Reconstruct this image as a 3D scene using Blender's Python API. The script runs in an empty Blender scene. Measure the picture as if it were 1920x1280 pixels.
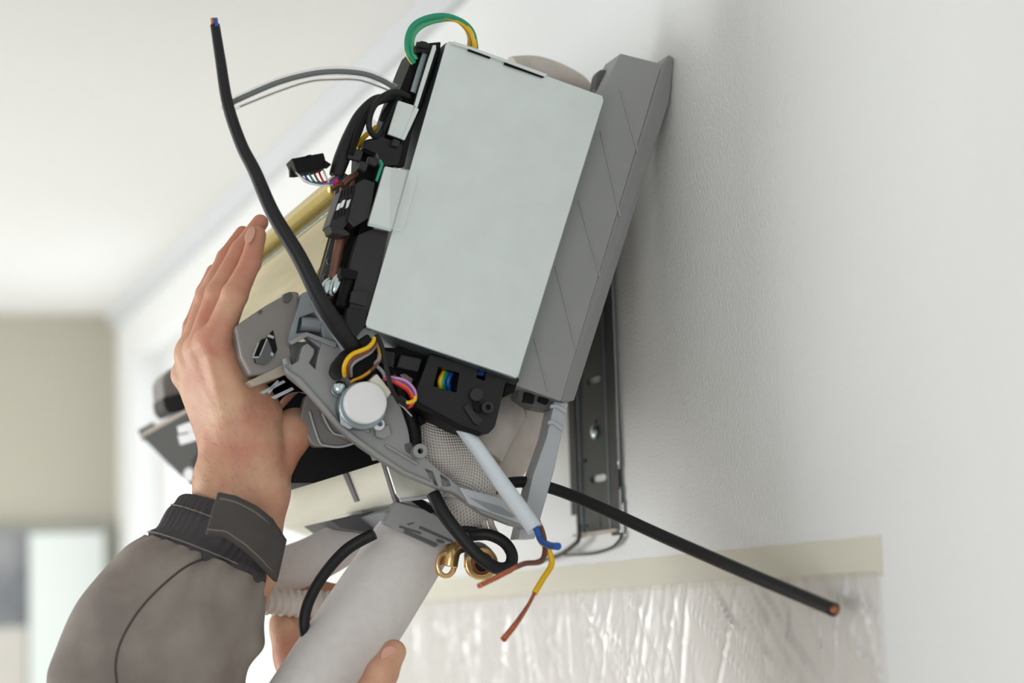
import bpy, bmesh, math, random
import numpy as np
from mathutils import Vector, Matrix, geometry
random.seed(7)
S = bpy.context.scene
COL = S.collection

# ------------------------------------------------------------------ camera
F = 4000.0
dy = Vector((-1372, 565, F)); dz = Vector((-981, -30700, F)); dx = dy.cross(dz)
dx.normalize(); dy.normalize(); dz = dx.cross(dy)
if dz.y > 0: dz = -dz
R_ = Vector((dx.x, dy.x, dz.x)); D_ = Vector((dx.y, dy.y, dz.y)); F_ = Vector((dx.z, dy.z, dz.z))
CAM = Vector((-0.7185, -1.63, 1.88))
def ray(px, py): return R_*((px-960)/F) + D_*((py-640)/F) + F_
def P(px, py, y=0.0):                       # point seen at a pixel, on the plane at depth y
    r = ray(px, py); return CAM + r*((y-CAM.y)/r.y)
def W(px, py, x=0.0):                       # point seen at a pixel, on a plane parallel to the wall
    r = ray(px, py); return CAM + r*((x-CAM.x)/r.x)
cd = bpy.data.cameras.new('camera'); cam = bpy.data.objects.new('camera', cd); COL.objects.link(cam)
M3 = Matrix((R_, -D_, -F_)).transposed()
cam.matrix_world = Matrix.Translation(CAM) @ M3.to_4x4()
cd.sensor_width = 36; cd.lens = F/1920*36; cd.clip_start = 0.05
cd.dof.use_dof = True; cd.dof.focus_distance = 1.73; cd.dof.aperture_fstop = 3.3
S.camera = cam
S.view_settings.view_transform = 'Standard'; S.view_settings.look = 'None'
S.view_settings.gamma = 1; S.view_settings.use_curve_mapping = False
S.view_settings.exposure = 0.08

# ------------------------------------------------------------------ light
w = bpy.data.worlds.new('world'); S.world = w; w.use_nodes = True
w.node_tree.nodes['Background'].inputs[0].default_value = (0.90, 0.95, 1.0, 1)
w.node_tree.nodes['Background'].inputs[1].default_value = 0.42
def area(name, loc, target, sx, sy, power, col=(1, 1, 1)):
    l = bpy.data.lights.new(name, 'AREA'); l.shape = 'RECTANGLE'; l.size = sx; l.size_y = sy
    l.energy = power; l.color = col
    o = bpy.data.objects.new(name, l); COL.objects.link(o); o.location = loc
    o.rotation_euler = (Vector(target)-Vector(loc)).to_track_quat('-Z', 'Y').to_euler()
    return o
area('window_daylight_behind', (-1.9, -3.2, 1.3), (-0.3, 0.2, 2.0), 1.6, 1.3, 27, (0.97, 0.985, 1.0))
area('window_daylight_side', (-3.0, 1.9, 1.35), (-.4, 1.4, 2.3), 2.0, 1.5, 70, (0.97, 0.985, 1.0))

# ------------------------------------------------------------------ materials
def lin(c):
    c = c/255.0
    return c/12.92 if c <= 0.04045 else ((c+0.055)/1.055)**2.4
def rgb(r, g, b): return (lin(r), lin(g), lin(b), 1)
def mat(name, col, rough=0.5, metal=0.0, noise=0.0, nscale=40, bump=0.0, bscale=200, spec=0.5, sss=0, col2=None, stretch=None, bdist=0.0005):
    m = bpy.data.materials.new(name); m.use_nodes = True
    nt = m.node_tree; b = nt.nodes['Principled BSDF']
    b.inputs['Base Color'].default_value = col
    b.inputs['Roughness'].default_value = rough; b.inputs['Metallic'].default_value = metal
    b.inputs['Specular IOR Level'].default_value = spec
    if sss:
        b.inputs['Subsurface Weight'].default_value = sss
        b.inputs['Subsurface Radius'].default_value = (0.006, 0.0025, 0.0012)
        b.inputs['Subsurface Scale'].default_value = 1.0
    tc = nt.nodes.new('ShaderNodeTexCoord'); mp = nt.nodes.new('ShaderNodeMapping')
    nt.links.new(tc.outputs['Object'], mp.inputs['Vector'])
    if stretch: mp.inputs['Scale'].default_value = stretch
    n = nt.nodes.new('ShaderNodeTexNoise'); n.inputs['Scale'].default_value = nscale; n.inputs['Detail'].default_value = 4
    nt.links.new(mp.outputs[0], n.inputs['Vector'])
    mx = nt.nodes.new('ShaderNodeMixRGB'); c2 = col2 or tuple(min(1, v*(1-noise)) for v in col[:3])+(1,)
    rp = nt.nodes.new('ShaderNodeValToRGB'); rp.color_ramp.elements[0].position = .35; rp.color_ramp.elements[1].position = .65
    nt.links.new(n.outputs['Fac'], rp.inputs[0]); nt.links.new(rp.outputs[0], mx.inputs['Fac'])
    mx.inputs['Color1'].default_value = col; mx.inputs['Color2'].default_value = c2
    nt.links.new(mx.outputs[0], b.inputs['Base Color'])
    if bump:
        n2 = nt.nodes.new('ShaderNodeTexNoise'); n2.inputs['Scale'].default_value = bscale; n2.inputs['Detail'].default_value = 3
        nt.links.new(mp.outputs[0], n2.inputs['Vector'])
        bp = nt.nodes.new('ShaderNodeBump'); bp.inputs['Strength'].default_value = bump; bp.inputs['Distance'].default_value = bdist
        nt.links.new(n2.outputs['Fac'], bp.inputs['Height']); nt.links.new(bp.outputs[0], b.inputs['Normal'])
    return m
def emis(name, col, k):
    m = bpy.data.materials.new(name); m.use_nodes = True; b = m.node_tree.nodes['Principled BSDF']
    b.inputs['Base Color'].default_value = col; b.inputs['Emission Color'].default_value = col; b.inputs['Emission Strength'].default_value = k
    return m
WALL = mat('wall_paint', rgb(231, 232, 230), 0.75, noise=.02, nscale=3, bump=.8, bscale=300, bdist=.0016)
CEIL = mat('ceiling_paint', rgb(236, 236, 234), 0.9, noise=.01)
WFAR = mat('far_wall_paint', rgb(186, 181, 166), 0.9, noise=.01)
FLOORM = mat('floor_wood', rgb(190, 178, 160), 0.5, noise=.3, nscale=2, stretch=(1, 8, 1))
ZINC = mat('galvanised_sheet', rgb(222, 230, 227), 0.42, metal=.35, noise=.05, nscale=35, bump=.12, bscale=900, bdist=.0002)
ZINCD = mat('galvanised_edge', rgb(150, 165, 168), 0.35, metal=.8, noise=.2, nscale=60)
ZINCB = mat('galvanised_channel', rgb(226, 224, 210), 0.33, metal=.45, noise=.12, nscale=14, stretch=(1, .3, 4))
PLATE = mat('zinc_plate_dark_reflection', rgb(52, 55, 54), 0.5, metal=.3, noise=.25, nscale=30)  # zinc sheet; its dark reflection is put into the base colour
PLATEE = mat('zinc_plate_edge', rgb(185, 190, 190), 0.25, metal=1)
GREY = mat('grey_plastic', rgb(150, 151, 150), 0.5, noise=.04, nscale=30, bump=.1, bscale=1500, bdist=.0001)
GREYB = mat('grey_plastic_bluish', rgb(140, 146, 150), 0.4, noise=.05, nscale=30)
GREYW = mat('grey_plastic_warm', rgb(136, 131, 127), 0.42, noise=.08, nscale=15)
GREYD = mat('dark_grey_plastic', rgb(88, 88, 89), 0.45, noise=.1)
CLEARG = mat('light_grey_plastic', rgb(178, 182, 186), 0.35, noise=.04)
BLACK = mat('black_plastic', rgb(25, 25, 27), 0.42, spec=.35, noise=.2, nscale=50, bump=.1, bscale=1200, bdist=.0001)
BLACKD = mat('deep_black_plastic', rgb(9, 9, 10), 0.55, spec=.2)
BLACK2 = mat('charcoal_plastic', rgb(46, 45, 46), 0.45, spec=.35, noise=.2, nscale=60)
RUB = mat('black_cable_rubber', rgb(27, 27, 29), 0.5, spec=.35, noise=.15, nscale=80, bump=.2, bscale=500, bdist=.0002)
GOLD = mat('gold_fins', rgb(165, 150, 98), 0.3, metal=.85, col2=rgb(226, 213, 160), nscale=9, stretch=(1, .2, 2), bump=.4, bscale=60, bdist=.0003)
GOLDF = mat('gold_fins_edge', rgb(186, 162, 78), 0.24, metal=.95, col2=rgb(212, 192, 112), nscale=200, stretch=(.3, 6, .3), bump=.5, bscale=120, bdist=.0004)
GOLDD = mat('gold_fins_bottom', rgb(110, 100, 56), 0.4, metal=.6, noise=.3)
COPPER = mat('copper', rgb(176, 112, 84), 0.32, metal=.85, noise=.25, nscale=60)
COPB = mat('bright_copper_strands', rgb(222, 128, 92), 0.4, metal=.6, noise=.4, nscale=600)
COPD = mat('aged_copper', rgb(138, 96, 80), 0.5, metal=.4, noise=.4, nscale=60)
BRASS = mat('brass', rgb(238, 200, 140), 0.25, metal=.8, noise=.1)
FOAM = mat('white_foam', rgb(222, 217, 213), 0.85, noise=.05, nscale=120, bump=.3, bscale=900, bdist=.0003)
FOAMB = mat('beige_foam', rgb(208, 199, 190), 0.85, noise=.12, nscale=60, bump=.3, bscale=900, bdist=.0003)
WHITEP = mat('white_plastic', rgb(236, 236, 236), 0.5, noise=.03, nscale=50, bump=.2, bscale=800, bdist=.0002)
CREAMP = mat('cream_plastic', rgb(228, 225, 210), 0.5)
WHC = mat('white_cable', rgb(216, 224, 230), 0.45, noise=.03)
TAPEB = mat('beige_strip', rgb(176, 164, 150), 0.4, metal=.2, noise=.1)
STEEL = mat('bright_steel', rgb(200, 214, 216), 0.2, metal=1)
STICK = mat('white_sticker', rgb(240, 243, 246), 0.5)
def wc(n, r, g, b): return mat('wire_'+n, rgb(r, g, b), 0.38)
YEL, GRN, BLU, BRN, RED, ORG, PIN, PUR, GRYW, WHT = (wc('yellow', 240, 190, 20), wc('green', 30, 150, 115), wc('blue', 24, 84, 165), wc('brown', 120, 70, 55),
    wc('red', 205, 30, 35), wc('orange', 240, 100, 35), wc('pink', 215, 150, 190), wc('purple', 90, 80, 165), wc('grey', 150, 150, 155), wc('white', 225, 225, 225))
GLD2 = wc('mustard', 205, 150, 30); LBL = wc('light_blue', 120, 160, 210)
def clear(name, col, a, rough=.1):
    m = mat(name, col, rough); b = m.node_tree.nodes['Principled BSDF']; b.inputs['Alpha'].default_value = a; return m
CLR = clear('clear_plastic', rgb(225, 232, 232), 0.2)
CLRT = clear('clear_tape', rgb(235, 240, 240), 0.28, .08)

def woven():
    m = mat('woven_wrap', rgb(214, 208, 200), 0.8); nt = m.node_tree; b = nt.nodes['Principled BSDF']
    uv = nt.nodes.new('ShaderNodeTexCoord'); sp = nt.nodes.new('ShaderNodeSeparateXYZ'); nt.links.new(uv.outputs['UV'], sp.inputs[0])
    def wave(sock, k):
        a = nt.nodes.new('ShaderNodeMath'); a.operation = 'MULTIPLY'; a.inputs[1].default_value = k; nt.links.new(sock, a.inputs[0])
        s = nt.nodes.new('ShaderNodeMath'); s.operation = 'SINE'; nt.links.new(a.outputs[0], s.inputs[0]); return s
    a = wave(sp.outputs[0], 2*math.pi*44); c = wave(sp.outputs[1], 2*math.pi/0.0034)
    mu = nt.nodes.new('ShaderNodeMath'); mu.operation = 'MULTIPLY'; nt.links.new(a.outputs[0], mu.inputs[0]); nt.links.new(c.outputs[0], mu.inputs[1])
    bp = nt.nodes.new('ShaderNodeBump'); bp.inputs['Strength'].default_value = 1; bp.inputs['Distance'].default_value = .0006
    nt.links.new(mu.outputs[0], bp.inputs['Height']); nt.links.new(bp.outputs[0], b.inputs['Normal'])
    mx = nt.nodes.new('ShaderNodeMixRGB'); mr = nt.nodes.new('ShaderNodeMapRange'); mr.inputs[1].default_value = -1; mr.inputs[2].default_value = .4
    nt.links.new(mu.outputs[0], mr.inputs[0]); nt.links.new(mr.outputs[0], mx.inputs['Fac'])
    mx.inputs['Color1'].default_value = rgb(172, 163, 154); mx.inputs['Color2'].default_value = rgb(232, 227, 220)
    nt.links.new(mx.outputs[0], b.inputs['Base Color'])
    return m
WOVEN = woven()

# ------------------------------------------------------------------ mesh helpers
def link(name, me, m, parent=None, smooth=False):
    for x in (m if isinstance(m, (list, tuple)) else [m]): me.materials.append(x)
    o = bpy.data.objects.new(name, me); COL.objects.link(o)
    if parent: o.parent = parent
    if smooth:
        for p in me.polygons: p.use_smooth = True
    return o
def tag(o, label=None, cat=None, group=None, kind=None):
    if label: o['label'] = label
    if cat: o['category'] = cat
    if group: o['group'] = group
    if kind: o['kind'] = kind
    return o
def empty(name, loc=(0, 0, 0)):
    o = bpy.data.objects.new(name, None); COL.objects.link(o); o.empty_display_size = .05
    o.location = loc; return o
def bevel(o, wd, seg=2):
    if wd:
        md = o.modifiers.new('bevel', 'BEVEL'); md.width = wd; md.segments = seg; md.limit_method = 'ANGLE'; md.angle_limit = .6
        md.harden_normals = False
    return o
def tree_pts(A, n):
    out = []
    N = len(A)
    for i in range(N-1):
        p0 = A[max(i-1, 0)]; p1 = A[i]; p2 = A[i+1]; p3 = A[min(i+2, N-1)]
        for k in range(n):
            t = k/n
            out.append(0.5*((2*p1)+(-p0+p2)*t+(2*p0-5*p1+4*p2-p3)*t*t+(-p0+3*p1-3*p2+p3)*t*t*t))
    out.append(A[-1]); return out
OFF = Vector((0, 0, 0))
def slab3(front, back, holes=(), bm=None):
    """closed solid between two equal polygons of 3-D points; holes as index-matched pairs"""
    loops_f = [front]+[h[0] for h in holes]; loops_b = [back]+[h[1] for h in holes]
    c = front[0]; u = (front[1]-front[0]).normalized(); nrm = Vector((0, 0, 0))
    for i in range(len(front)): nrm += (front[i]-c).cross(front[(i+1) % len(front)]-c)
    nrm.normalize(); v = nrm.cross(u)
    co = []; edges = []
    for L in loops_f:
        s = len(co)
        for p in L: co.append(Vector(((p-c).dot(u), (p-c).dot(v))))
        edges += [(s+i, s+(i+1) % len(L)) for i in range(len(L))]
    if holes:
        r = geometry.delaunay_2d_cdt(co, edges, [], 0, 1e-7)
        ids = r[3]; mp = {i: ids[i][0] for i in range(len(ids)) if ids[i]}
        def inside(q, L):
            k = False
            for i in range(len(L)):
                p, o = L[i], L[i-1]
                if (p.y > q.y) != (o.y > q.y) and q.x < (o.x-p.x)*(q.y-p.y)/(o.y-p.y)+p.x: k = not k
            return k
        polys = []; s_ = 0
        for L in loops_f: polys.append(co[s_:s_+len(L)]); s_ += len(L)
        faces = []
        for f in r[2]:
            if not all(i in mp for i in f): continue
            g = [mp[i] for i in f]; c_ = sum((co[i] for i in g), Vector((0, 0)))/len(g)
            if inside(c_, polys[0]) and not any(inside(c_, h) for h in polys[1:]): faces.append(g)
    else: faces = [list(range(len(front)))]
    own = bm is None
    if own: bm = bmesh.new()
    vf = [bm.verts.new(p) for L in loops_f for p in L]; vb = [bm.verts.new(p) for L in loops_b for p in L]
    for f in faces:
        try: bm.faces.new([vf[i] for i in f]); bm.faces.new([vb[i] for i in reversed(f)])
        except ValueError: pass
    for a, b in edges:
        try: bm.faces.new((vf[b], vf[a], vb[a], vb[b]))
        except ValueError: pass
    bmesh.ops.recalc_face_normals(bm, faces=bm.faces)
    return bm
def done(bm, name, m, parent, smooth=False):
    me = bpy.data.meshes.new(name); bm.to_mesh(me); bm.free()
    return link(name, me, m, parent, smooth)
def prism(name, pts, y0, d, m, parent=None, bev=.0006, holes=(), y1s=None):
    """outline seen at plane y0, extruded by d straight along the unit's length"""
    f = [P(x, y, y0) for x, y in pts]; o = Vector((0, d, 0))
    hs = []
    for h in holes:
        hf = [P(x, y, y0) for x, y in h]; hs.append((hf, [p+o for p in hf]))
    return bevel(done(slab3(f, [p+o for p in f], hs), name, m, parent), bev)
def prisms(name, plist, y0, d, m, parent=None, bev=.0004):
    bm = bmesh.new()
    for pts in plist:
        f = [P(x, y, y0) for x, y in pts]; slab3(f, [p+Vector((0, d, 0)) for p in f], bm=bm)
    return bevel(done(bm, name, m, parent), bev)
def circ(cx, cy, r, n=24, ry=None): return [(cx+r*math.cos(2*math.pi*i/n), cy+(ry or r)*math.sin(2*math.pi*i/n)) for i in range(n)]
def rot(cx, cy, w_, h_, a):
    a = math.radians(a); c, s = math.cos(a), math.sin(a)
    return [(cx+x*c-y*s, cy+x*s+y*c) for x, y in ((-w_/2, -h_/2), (w_/2, -h_/2), (w_/2, h_/2), (-w_/2, h_/2))]
def rnd(pts, r=6, n=4):
    """round the corners of a pixel polygon"""
    out = []; N = len(pts)
    for i in range(N):
        p = Vector(pts[i]); a = Vector(pts[i-1]); b = Vector(pts[(i+1) % N])
        ra = min(r, (a-p).length*.45); rb = min(r, (b-p).length*.45)
        A = p+(a-p).normalized()*ra; B = p+(b-p).normalized()*rb
        for k in range(n+1):
            t = k/n; q = A*(1-t)**2+p*2*t*(1-t)+B*t*t; out.append((q.x, q.y))
    return out
def tube3(name, A, R, m, parent=None, n=16, sub=8, caps=True, rib=None, stripe=None, flat=1.0):
    if not isinstance(R, (list, tuple)): R = [R]*len(A)
    C = tree_pts(A, sub); RR = []
    for i in range(len(A)-1):
        for k in range(sub): RR.append(R[i]+(R[i+1]-R[i])*k/sub)
    RR.append(R[-1])
    bm = bmesh.new(); uvl = bm.loops.layers.uv.new('UVMap'); rings = []; L = [0.0]
    t0 = (C[1]-C[0]).normalized(); up = Vector((0, 1, 0))
    nrm = (up-t0*up.dot(t0)).normalized() if abs(t0.dot(up)) < .95 else t0.orthogonal().normalized()
    for i, p in enumerate(C):
        t = (C[min(i+1, len(C)-1)]-C[max(i-1, 0)]).normalized()
        nrm = (nrm-t*nrm.dot(t)).normalized(); bn = t.cross(nrm)
        if i: L.append(L[-1]+(p-C[i-1]).length)
        r = RR[i]*(rib(L[-1]) if rib else 1)
        rings.append([bm.verts.new(p+(nrm*math.cos(2*math.pi*k/n)*flat+bn*math.sin(2*math.pi*k/n))*r) for k in range(n)])
    for i in range(len(rings)-1):
        for k in range(n):
            f = bm.faces.new((rings[i][k], rings[i][(k+1) % n], rings[i+1][(k+1) % n], rings[i+1][k])); f.smooth = True
            for lp, (uu, vv) in zip(f.loops, ((k/n, L[i]), ((k+1)/n, L[i]), ((k+1)/n, L[i+1]), (k/n, L[i+1]))): lp[uvl].uv = (uu, vv)
            if stripe:
                ph = (k/n+stripe*L[i]) % 1.0
                f.material_index = 1 if (ph < .3) else 0
    if caps:
        bm.faces.new(rings[0][::-1]); bm.faces.new(rings[-1])
    bmesh.ops.recalc_face_normals(bm, faces=bm.faces)
    me = bpy.data.meshes.new(name); bm.to_mesh(me); bm.free()
    return link(name, me, m, parent)
def tube(name, pts, r, m, parent=None, y=0.0, **k):
    """pts: (px, py[, y]); r in pixels (of the focus plane)"""
    A = [P(p[0], p[1], p[2] if len(p) > 2 else y) for p in pts]
    R = [q*.000435 for q in r] if isinstance(r, (list, tuple)) else r*.000435
    return tube3(name, A, R, m, parent, **k)
def box3(lo, hi, name, m, parent=None, bev=0):
    bm = bmesh.new(); bmesh.ops.create_cube(bm, size=1)
    for v in bm.verts: v.co = Vector([lo[i]+(v.co[i]+.5)*(hi[i]-lo[i]) for i in range(3)])
    return bevel(done(bm, name, m, parent), bev)
def ell(name, c, r, axis, m, parent=None, up=None):
    """ellipsoid with semi-axes r along (axis, side, normal)"""
    z = Vector(axis).normalized(); u = Vector(up or (0, 1, 0)); n_ = (u-z*u.dot(z)).normalized(); s = n_.cross(z)
    bm = bmesh.new(); bmesh.ops.create_uvsphere(bm, u_segments=20, v_segments=12, radius=1)
    for v in bm.verts: v.co = Vector(c)+z*v.co.x*r[0]+s*v.co.y*r[1]+n_*v.co.z*r[2]
    return done(bm, name, m, parent, True)

# ------------------------------------------------------------------ room
CZ = CAM.z+.7165
YF = 3.22
def struct(o): o['kind'] = 'structure'; return o
# wall_right with the far window opening
wy0, wy1 = W(372, 560).y, W(248, 640).y
wz1 = W(248, 668).z; wz0 = 1.0
bm = bmesh.new()
o_ = [Vector((0, -3.5, 0)), Vector((0, YF, 0)), Vector((0, YF, CZ)), Vector((0, -3.5, CZ))]
h_ = [Vector((0, wy0, wz0)), Vector((0, wy1, wz0)), Vector((0, wy1, wz1)), Vector((0, wy0, wz1))]
sh = Vector((.18, 0, 0))
slab3(o_, [p+sh for p in o_], [(h_, [p+sh for p in h_])], bm=bm)
struct(done(bm, 'wall_right', WALL, None))
struct(box3((-4, YF, 0), (.18, YF+.1, CZ), 'wall_far', WFAR))
struct(box3((-4, -3.5, CZ), (.18, YF+.1, CZ+.1), 'ceiling', CEIL))
struct(box3((-4, -3.5, -.1), (.18, YF+.1, 0), 'floor', FLOORM))
wf = box3((.1, wy0, wz0), (.13, wy1, wz1), 'window_1', emis('bright_daylight_glass', (.93, .97, 1, 1), 1.0)); struct(wf)
bm = bmesh.new()
for a, b in (((.07, wy0, wz0), (.1, wy1, wz0+.05)), ((.07, wy0, wz1-.05), (.1, wy1, wz1)), ((.07, wy0, wz0+.05), (.1, wy0+.05, wz1-.05)), ((.07, wy1-.05, wz0+.05), (.1, wy1, wz1-.05))):
    q = [Vector((a[0], a[1], a[2])), Vector((a[0], b[1], a[2])), Vector((a[0], b[1], b[2])), Vector((a[0], a[1], b[2]))]
    slab3(q, [p+Vector((b[0]-a[0], 0, 0)) for p in q], bm=bm)
done(bm, 'window_frame', WHITEP, wf)
bm = bmesh.new(); q = [Vector((0, -3.5, CZ)), Vector((0, -3.5, CZ-.03)), Vector((-.012, -3.5, CZ-.027)), Vector((-.024, -3.5, CZ))]
slab3(q, [p+Vector((0, YF+3.5, 0)) for p in q], bm=bm)
struct(done(bm, 'corner_shade_strip_1', mat('corner_shade_grey', rgb(204, 207, 209), .8), None))  # added grey strip standing in for the shade band along the ceiling corner
# framed board on the far wall
fr = empty('framed_picture', P(100, 1150, YF-.02))
tag(fr, 'large blurred framed picture with pale panel and dark left portion on the far wall', 'picture')
def on(px, py, y): return P(px, py, y)
def ybox(name, x0, y0, x1, y1, yw, d, m, parent, bev=0):
    a = P(x0, y0, yw); b = P(x1, y1, yw); lo = (min(a.x, b.x), yw, min(a.z, b.z)); hi = (max(a.x, b.x), yw+d, max(a.z, b.z))
    o = box3(lo, hi, name, m, parent, bev)
    if parent: o.matrix_parent_inverse = parent.matrix_world.inverted() if parent.location.length == 0 else Matrix.Translation(-parent.location)
    return o
ybox('picture_frame', -90, 988, 212, 1420, YF-.03, .03, mat('frame_grey', rgb(150, 153, 146), .5), fr)
ybox('pale_panel', 55, 1000, 198, 1410, YF-.035, .005, mat('pale_panel', rgb(226, 232, 228), .5), fr)
ybox('dark_panel', -80, 1000, 50, 1175, YF-.037, .007, mat('dark_panel', rgb(52, 64, 78), .5, col2=rgb(150, 150, 150), nscale=5), fr)
ybox('lower_panel', -80, 1175, 50, 1410, YF-.035, .005, mat('lower_panel', rgb(205, 200, 192), .5, noise=.1, nscale=6), fr)

# ------------------------------------------------------------------ masking film and tape on the wall
film = empty('masking_film'); tag(film, 'clear plastic masking film hanging from pale masking tape on the wall below the mounting plate', 'masking film')
ya, yb = W(1652, 1005).y, W(700, 1080).y
tz1, tz0 = W(1650, 1003).z, W(1650, 1080).z
nY = 60
TAPE = clear('masking_tape', rgb(240, 236, 220), .6, .7)
bm = bmesh.new()
prev = None
for i in range(nY+1):
    y = ya+(yb-ya)*i/nY; j = .0006*math.sin(i*1.7)
    ring = [bm.verts.new((-.0006, y, tz0+j)), bm.verts.new((-.0006, y, tz1+j*.6)), bm.verts.new((-.0002, y, tz1+j*.6)), bm.verts.new((-.0002, y, tz0+j))]
    if prev:
        for k in range(4): bm.faces.new((prev[k], prev[(k+1) % 4], ring[(k+1) % 4], ring[k]))
    prev = ring
bmesh.ops.recalc_face_normals(bm, faces=bm.faces)
done(bm, 'masking_tape', TAPE, film)
FILM = bpy.data.materials.new('plastic_film'); FILM.use_nodes = True
nt = FILM.node_tree; nt.nodes.clear()
out = nt.nodes.new('ShaderNodeOutputMaterial'); tr = nt.nodes.new('ShaderNodeBsdfTransparent'); tr.inputs[0].default_value = (.86, .845, .84, 1)
gl = nt.nodes.new('ShaderNodeBsdfGlossy'); gl.inputs['Roughness'].default_value = .42; gl.inputs['Color'].default_value = (1, .98, .96, 1)
df = nt.nodes.new('ShaderNodeBsdfTranslucent'); df.inputs[0].default_value = (.9, .88, .87, 1)
m1 = nt.nodes.new('ShaderNodeMixShader'); m2 = nt.nodes.new('ShaderNodeMixShader'); lw = nt.nodes.new('ShaderNodeFresnel'); lw.inputs[0].default_value = 1.35
m1.inputs[0].default_value = .12; nt.links.new(tr.outputs[0], m1.inputs[1]); nt.links.new(df.outputs[0], m1.inputs[2])
mf = nt.nodes.new('ShaderNodeMath'); mf.operation = 'MULTIPLY'; mf.inputs[1].default_value = .24; nt.links.new(lw.outputs[0], mf.inputs[0]); nt.links.new(mf.outputs[0], m2.inputs[0]); nt.links.new(m1.outputs[0], m2.inputs[1]); nt.links.new(gl.outputs[0], m2.inputs[2]); nt.links.new(m2.outputs[0], out.inputs[0])
def film_mesh():
    ny, nz = 760, 90; z1, z0 = tz0+.004, tz0-.42
    ys = np.linspace(ya+.003, yb, ny); ts = np.linspace(0, 1, nz)
    Y, T = np.meshgrid(ys, ts, indexing='ij'); Z = z1+(z0-z1)*T
    rs = np.random.RandomState(5)
    H = np.zeros_like(Y)
    for _ in range(230):                      # creases fanning down from the tape
        y0 = rs.uniform(ya, yb+.3); s = rs.choice([rs.uniform(-.6, .4), rs.uniform(.4, 2.8), rs.uniform(.8, 2.4)]); ln = rs.uniform(.08, .9); wd = rs.uniform(.0015, .006); cur = rs.uniform(-.25, .25)
        yc = y0+.5*(s > .5)*0-s*(z1-Z)-cur*(z1-Z)**2*4
        H += rs.uniform(.3, 1.3)*.0017*np.exp(-((Y-yc)/wd)**2)*np.clip((ln-T)/ln, 0, 1)*np.clip(T*14+.15, 0, 1)
    for _ in range(60):
        yc = rs.uniform(ya, yb); zc = rs.uniform(z0, z1-.03); a = rs.uniform(-1, 1)
        u = (Y-yc)+a*(Z-zc); v = (Z-zc)
        H += rs.uniform(-1, 1)*.0014*np.exp(-(u/.008)**2-(v/.05)**2)
    X = -.0022-np.clip(H, -.0016, .012)-.003*T
    V = np.stack([X, Y, Z], -1).reshape(-1, 3)
    fs = [(i*nz+j, i*nz+j+1, (i+1)*nz+j+1, (i+1)*nz+j) for i in range(ny-1) for j in range(nz-1)]
    me = bpy.data.meshes.new('film_sheet'); me.from_pydata(V.tolist(), [], fs)
    return link('film_sheet', me, FILM, film, True)
film_mesh()

# ------------------------------------------------------------------ mounting plate on the wall
mp = empty('mounting_plate'); tag(mp, 'galvanised mounting plate, coloured for its dark reflection, screwed to the wall behind the tilted air conditioner', 'mounting plate')
def wbox(name, ya_, yb_, za, zb, x0, x1, m, parent, bev=.0005):
    return box3((x0, min(ya_, yb_), min(za, zb)), (x1, max(ya_, yb_), max(za, zb)), name, m, parent, bev)
XP = -.0035
yR = W(1163, 940, XP).y; yL = W(1082, 940, XP).y; zB = W(1120, 1000, XP).z; zT = CAM.z+.36
def wslot(px, py, wy, hz, n=10):
    c = W(px, py, XP); 
    return [Vector((XP, c.y+wy*math.copysign(abs(math.cos(2*math.pi*i/n))**.6, math.cos(2*math.pi*i/n)), c.z+hz*math.copysign(abs(math.sin(2*math.pi*i/n))**.6, math.sin(2*math.pi*i/n)))) for i in range(n)]
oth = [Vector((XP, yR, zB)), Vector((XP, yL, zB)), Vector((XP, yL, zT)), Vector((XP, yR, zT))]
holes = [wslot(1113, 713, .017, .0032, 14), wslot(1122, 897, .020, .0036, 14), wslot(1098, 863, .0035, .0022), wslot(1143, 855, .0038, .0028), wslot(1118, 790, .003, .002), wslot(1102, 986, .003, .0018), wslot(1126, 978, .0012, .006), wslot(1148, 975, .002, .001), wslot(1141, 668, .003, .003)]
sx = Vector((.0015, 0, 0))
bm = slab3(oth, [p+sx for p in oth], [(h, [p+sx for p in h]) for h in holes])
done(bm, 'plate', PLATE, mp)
# side flanges as raised slabs coloured for the sheet's dark reflection; folded bright edges
wbox('side_flange', yR-.0015, yR+.021, zB-.004, zT, XP-.0015, XP, BLACK2, mp)
wbox('side_flange', yL-.014, yL, zB-.002, zT, XP-.0015, XP, BLACKD, mp)
wbox('side_flange', yL, yL+.010, zB+.02, zT, XP-.003, XP-.0015, BLACK2, mp)
wbox('inner_rib', yR+.0215, yR+.0225, zB, zT, XP-.0022, XP, ZINCD, mp, .0002)
wbox('inner_rib', yL-.016, yL-.015, zB, zT, XP-.002, XP, ZINCD, mp, .0002)
zn = W(1166, 875, XP-.009).z
tube3('folded_edge', [Vector((-.0042, yR-.0025, zn)), Vector((-.0042, yR-.0025, (zn+zT)/2)), Vector((-.0042, yR-.0025, zT))], .0013, PLATEE, mp, n=8)
tube3('folded_edge', [Vector((-.0042, yR-.0025, zB-.004)), Vector((-.0042, yR-.0025, zn-.016))], .0013, PLATEE, mp, n=8)
wbox('bottom_lip', yR, yL, zB-.001, zB+.002, XP-.006, XP, TAPEB, mp)
rodp = [W(1168, 940, -.003), W(1168, 1000, -.003), W(1163, 1012, -.003), W(1145, 1027, -.003), W(1110, 1036, -.003), W(1060, 1037, -.003)]
rod2 = [W(1166, 1000, -.006), W(1160, 1014, -.006), W(1143, 1028, -.006), W(1108, 1038, -.006), W(1058, 1040, -.006)]
tube3('bottom_wire', rod2, .0012, BLACK2, mp, n=8)
tube3('bottom_wire', rodp, .0014, PLATEE, mp, n=8)
rodp = [W(1087, 985, -.014), W(1085, 1010, -.014), W(1075, 1022, -.014), W(1048, 1040, -.014), W(1010, 1052, -.014)]
tube3('bottom_wire', rodp, .0022, BLACK2, mp, n=8)
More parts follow.
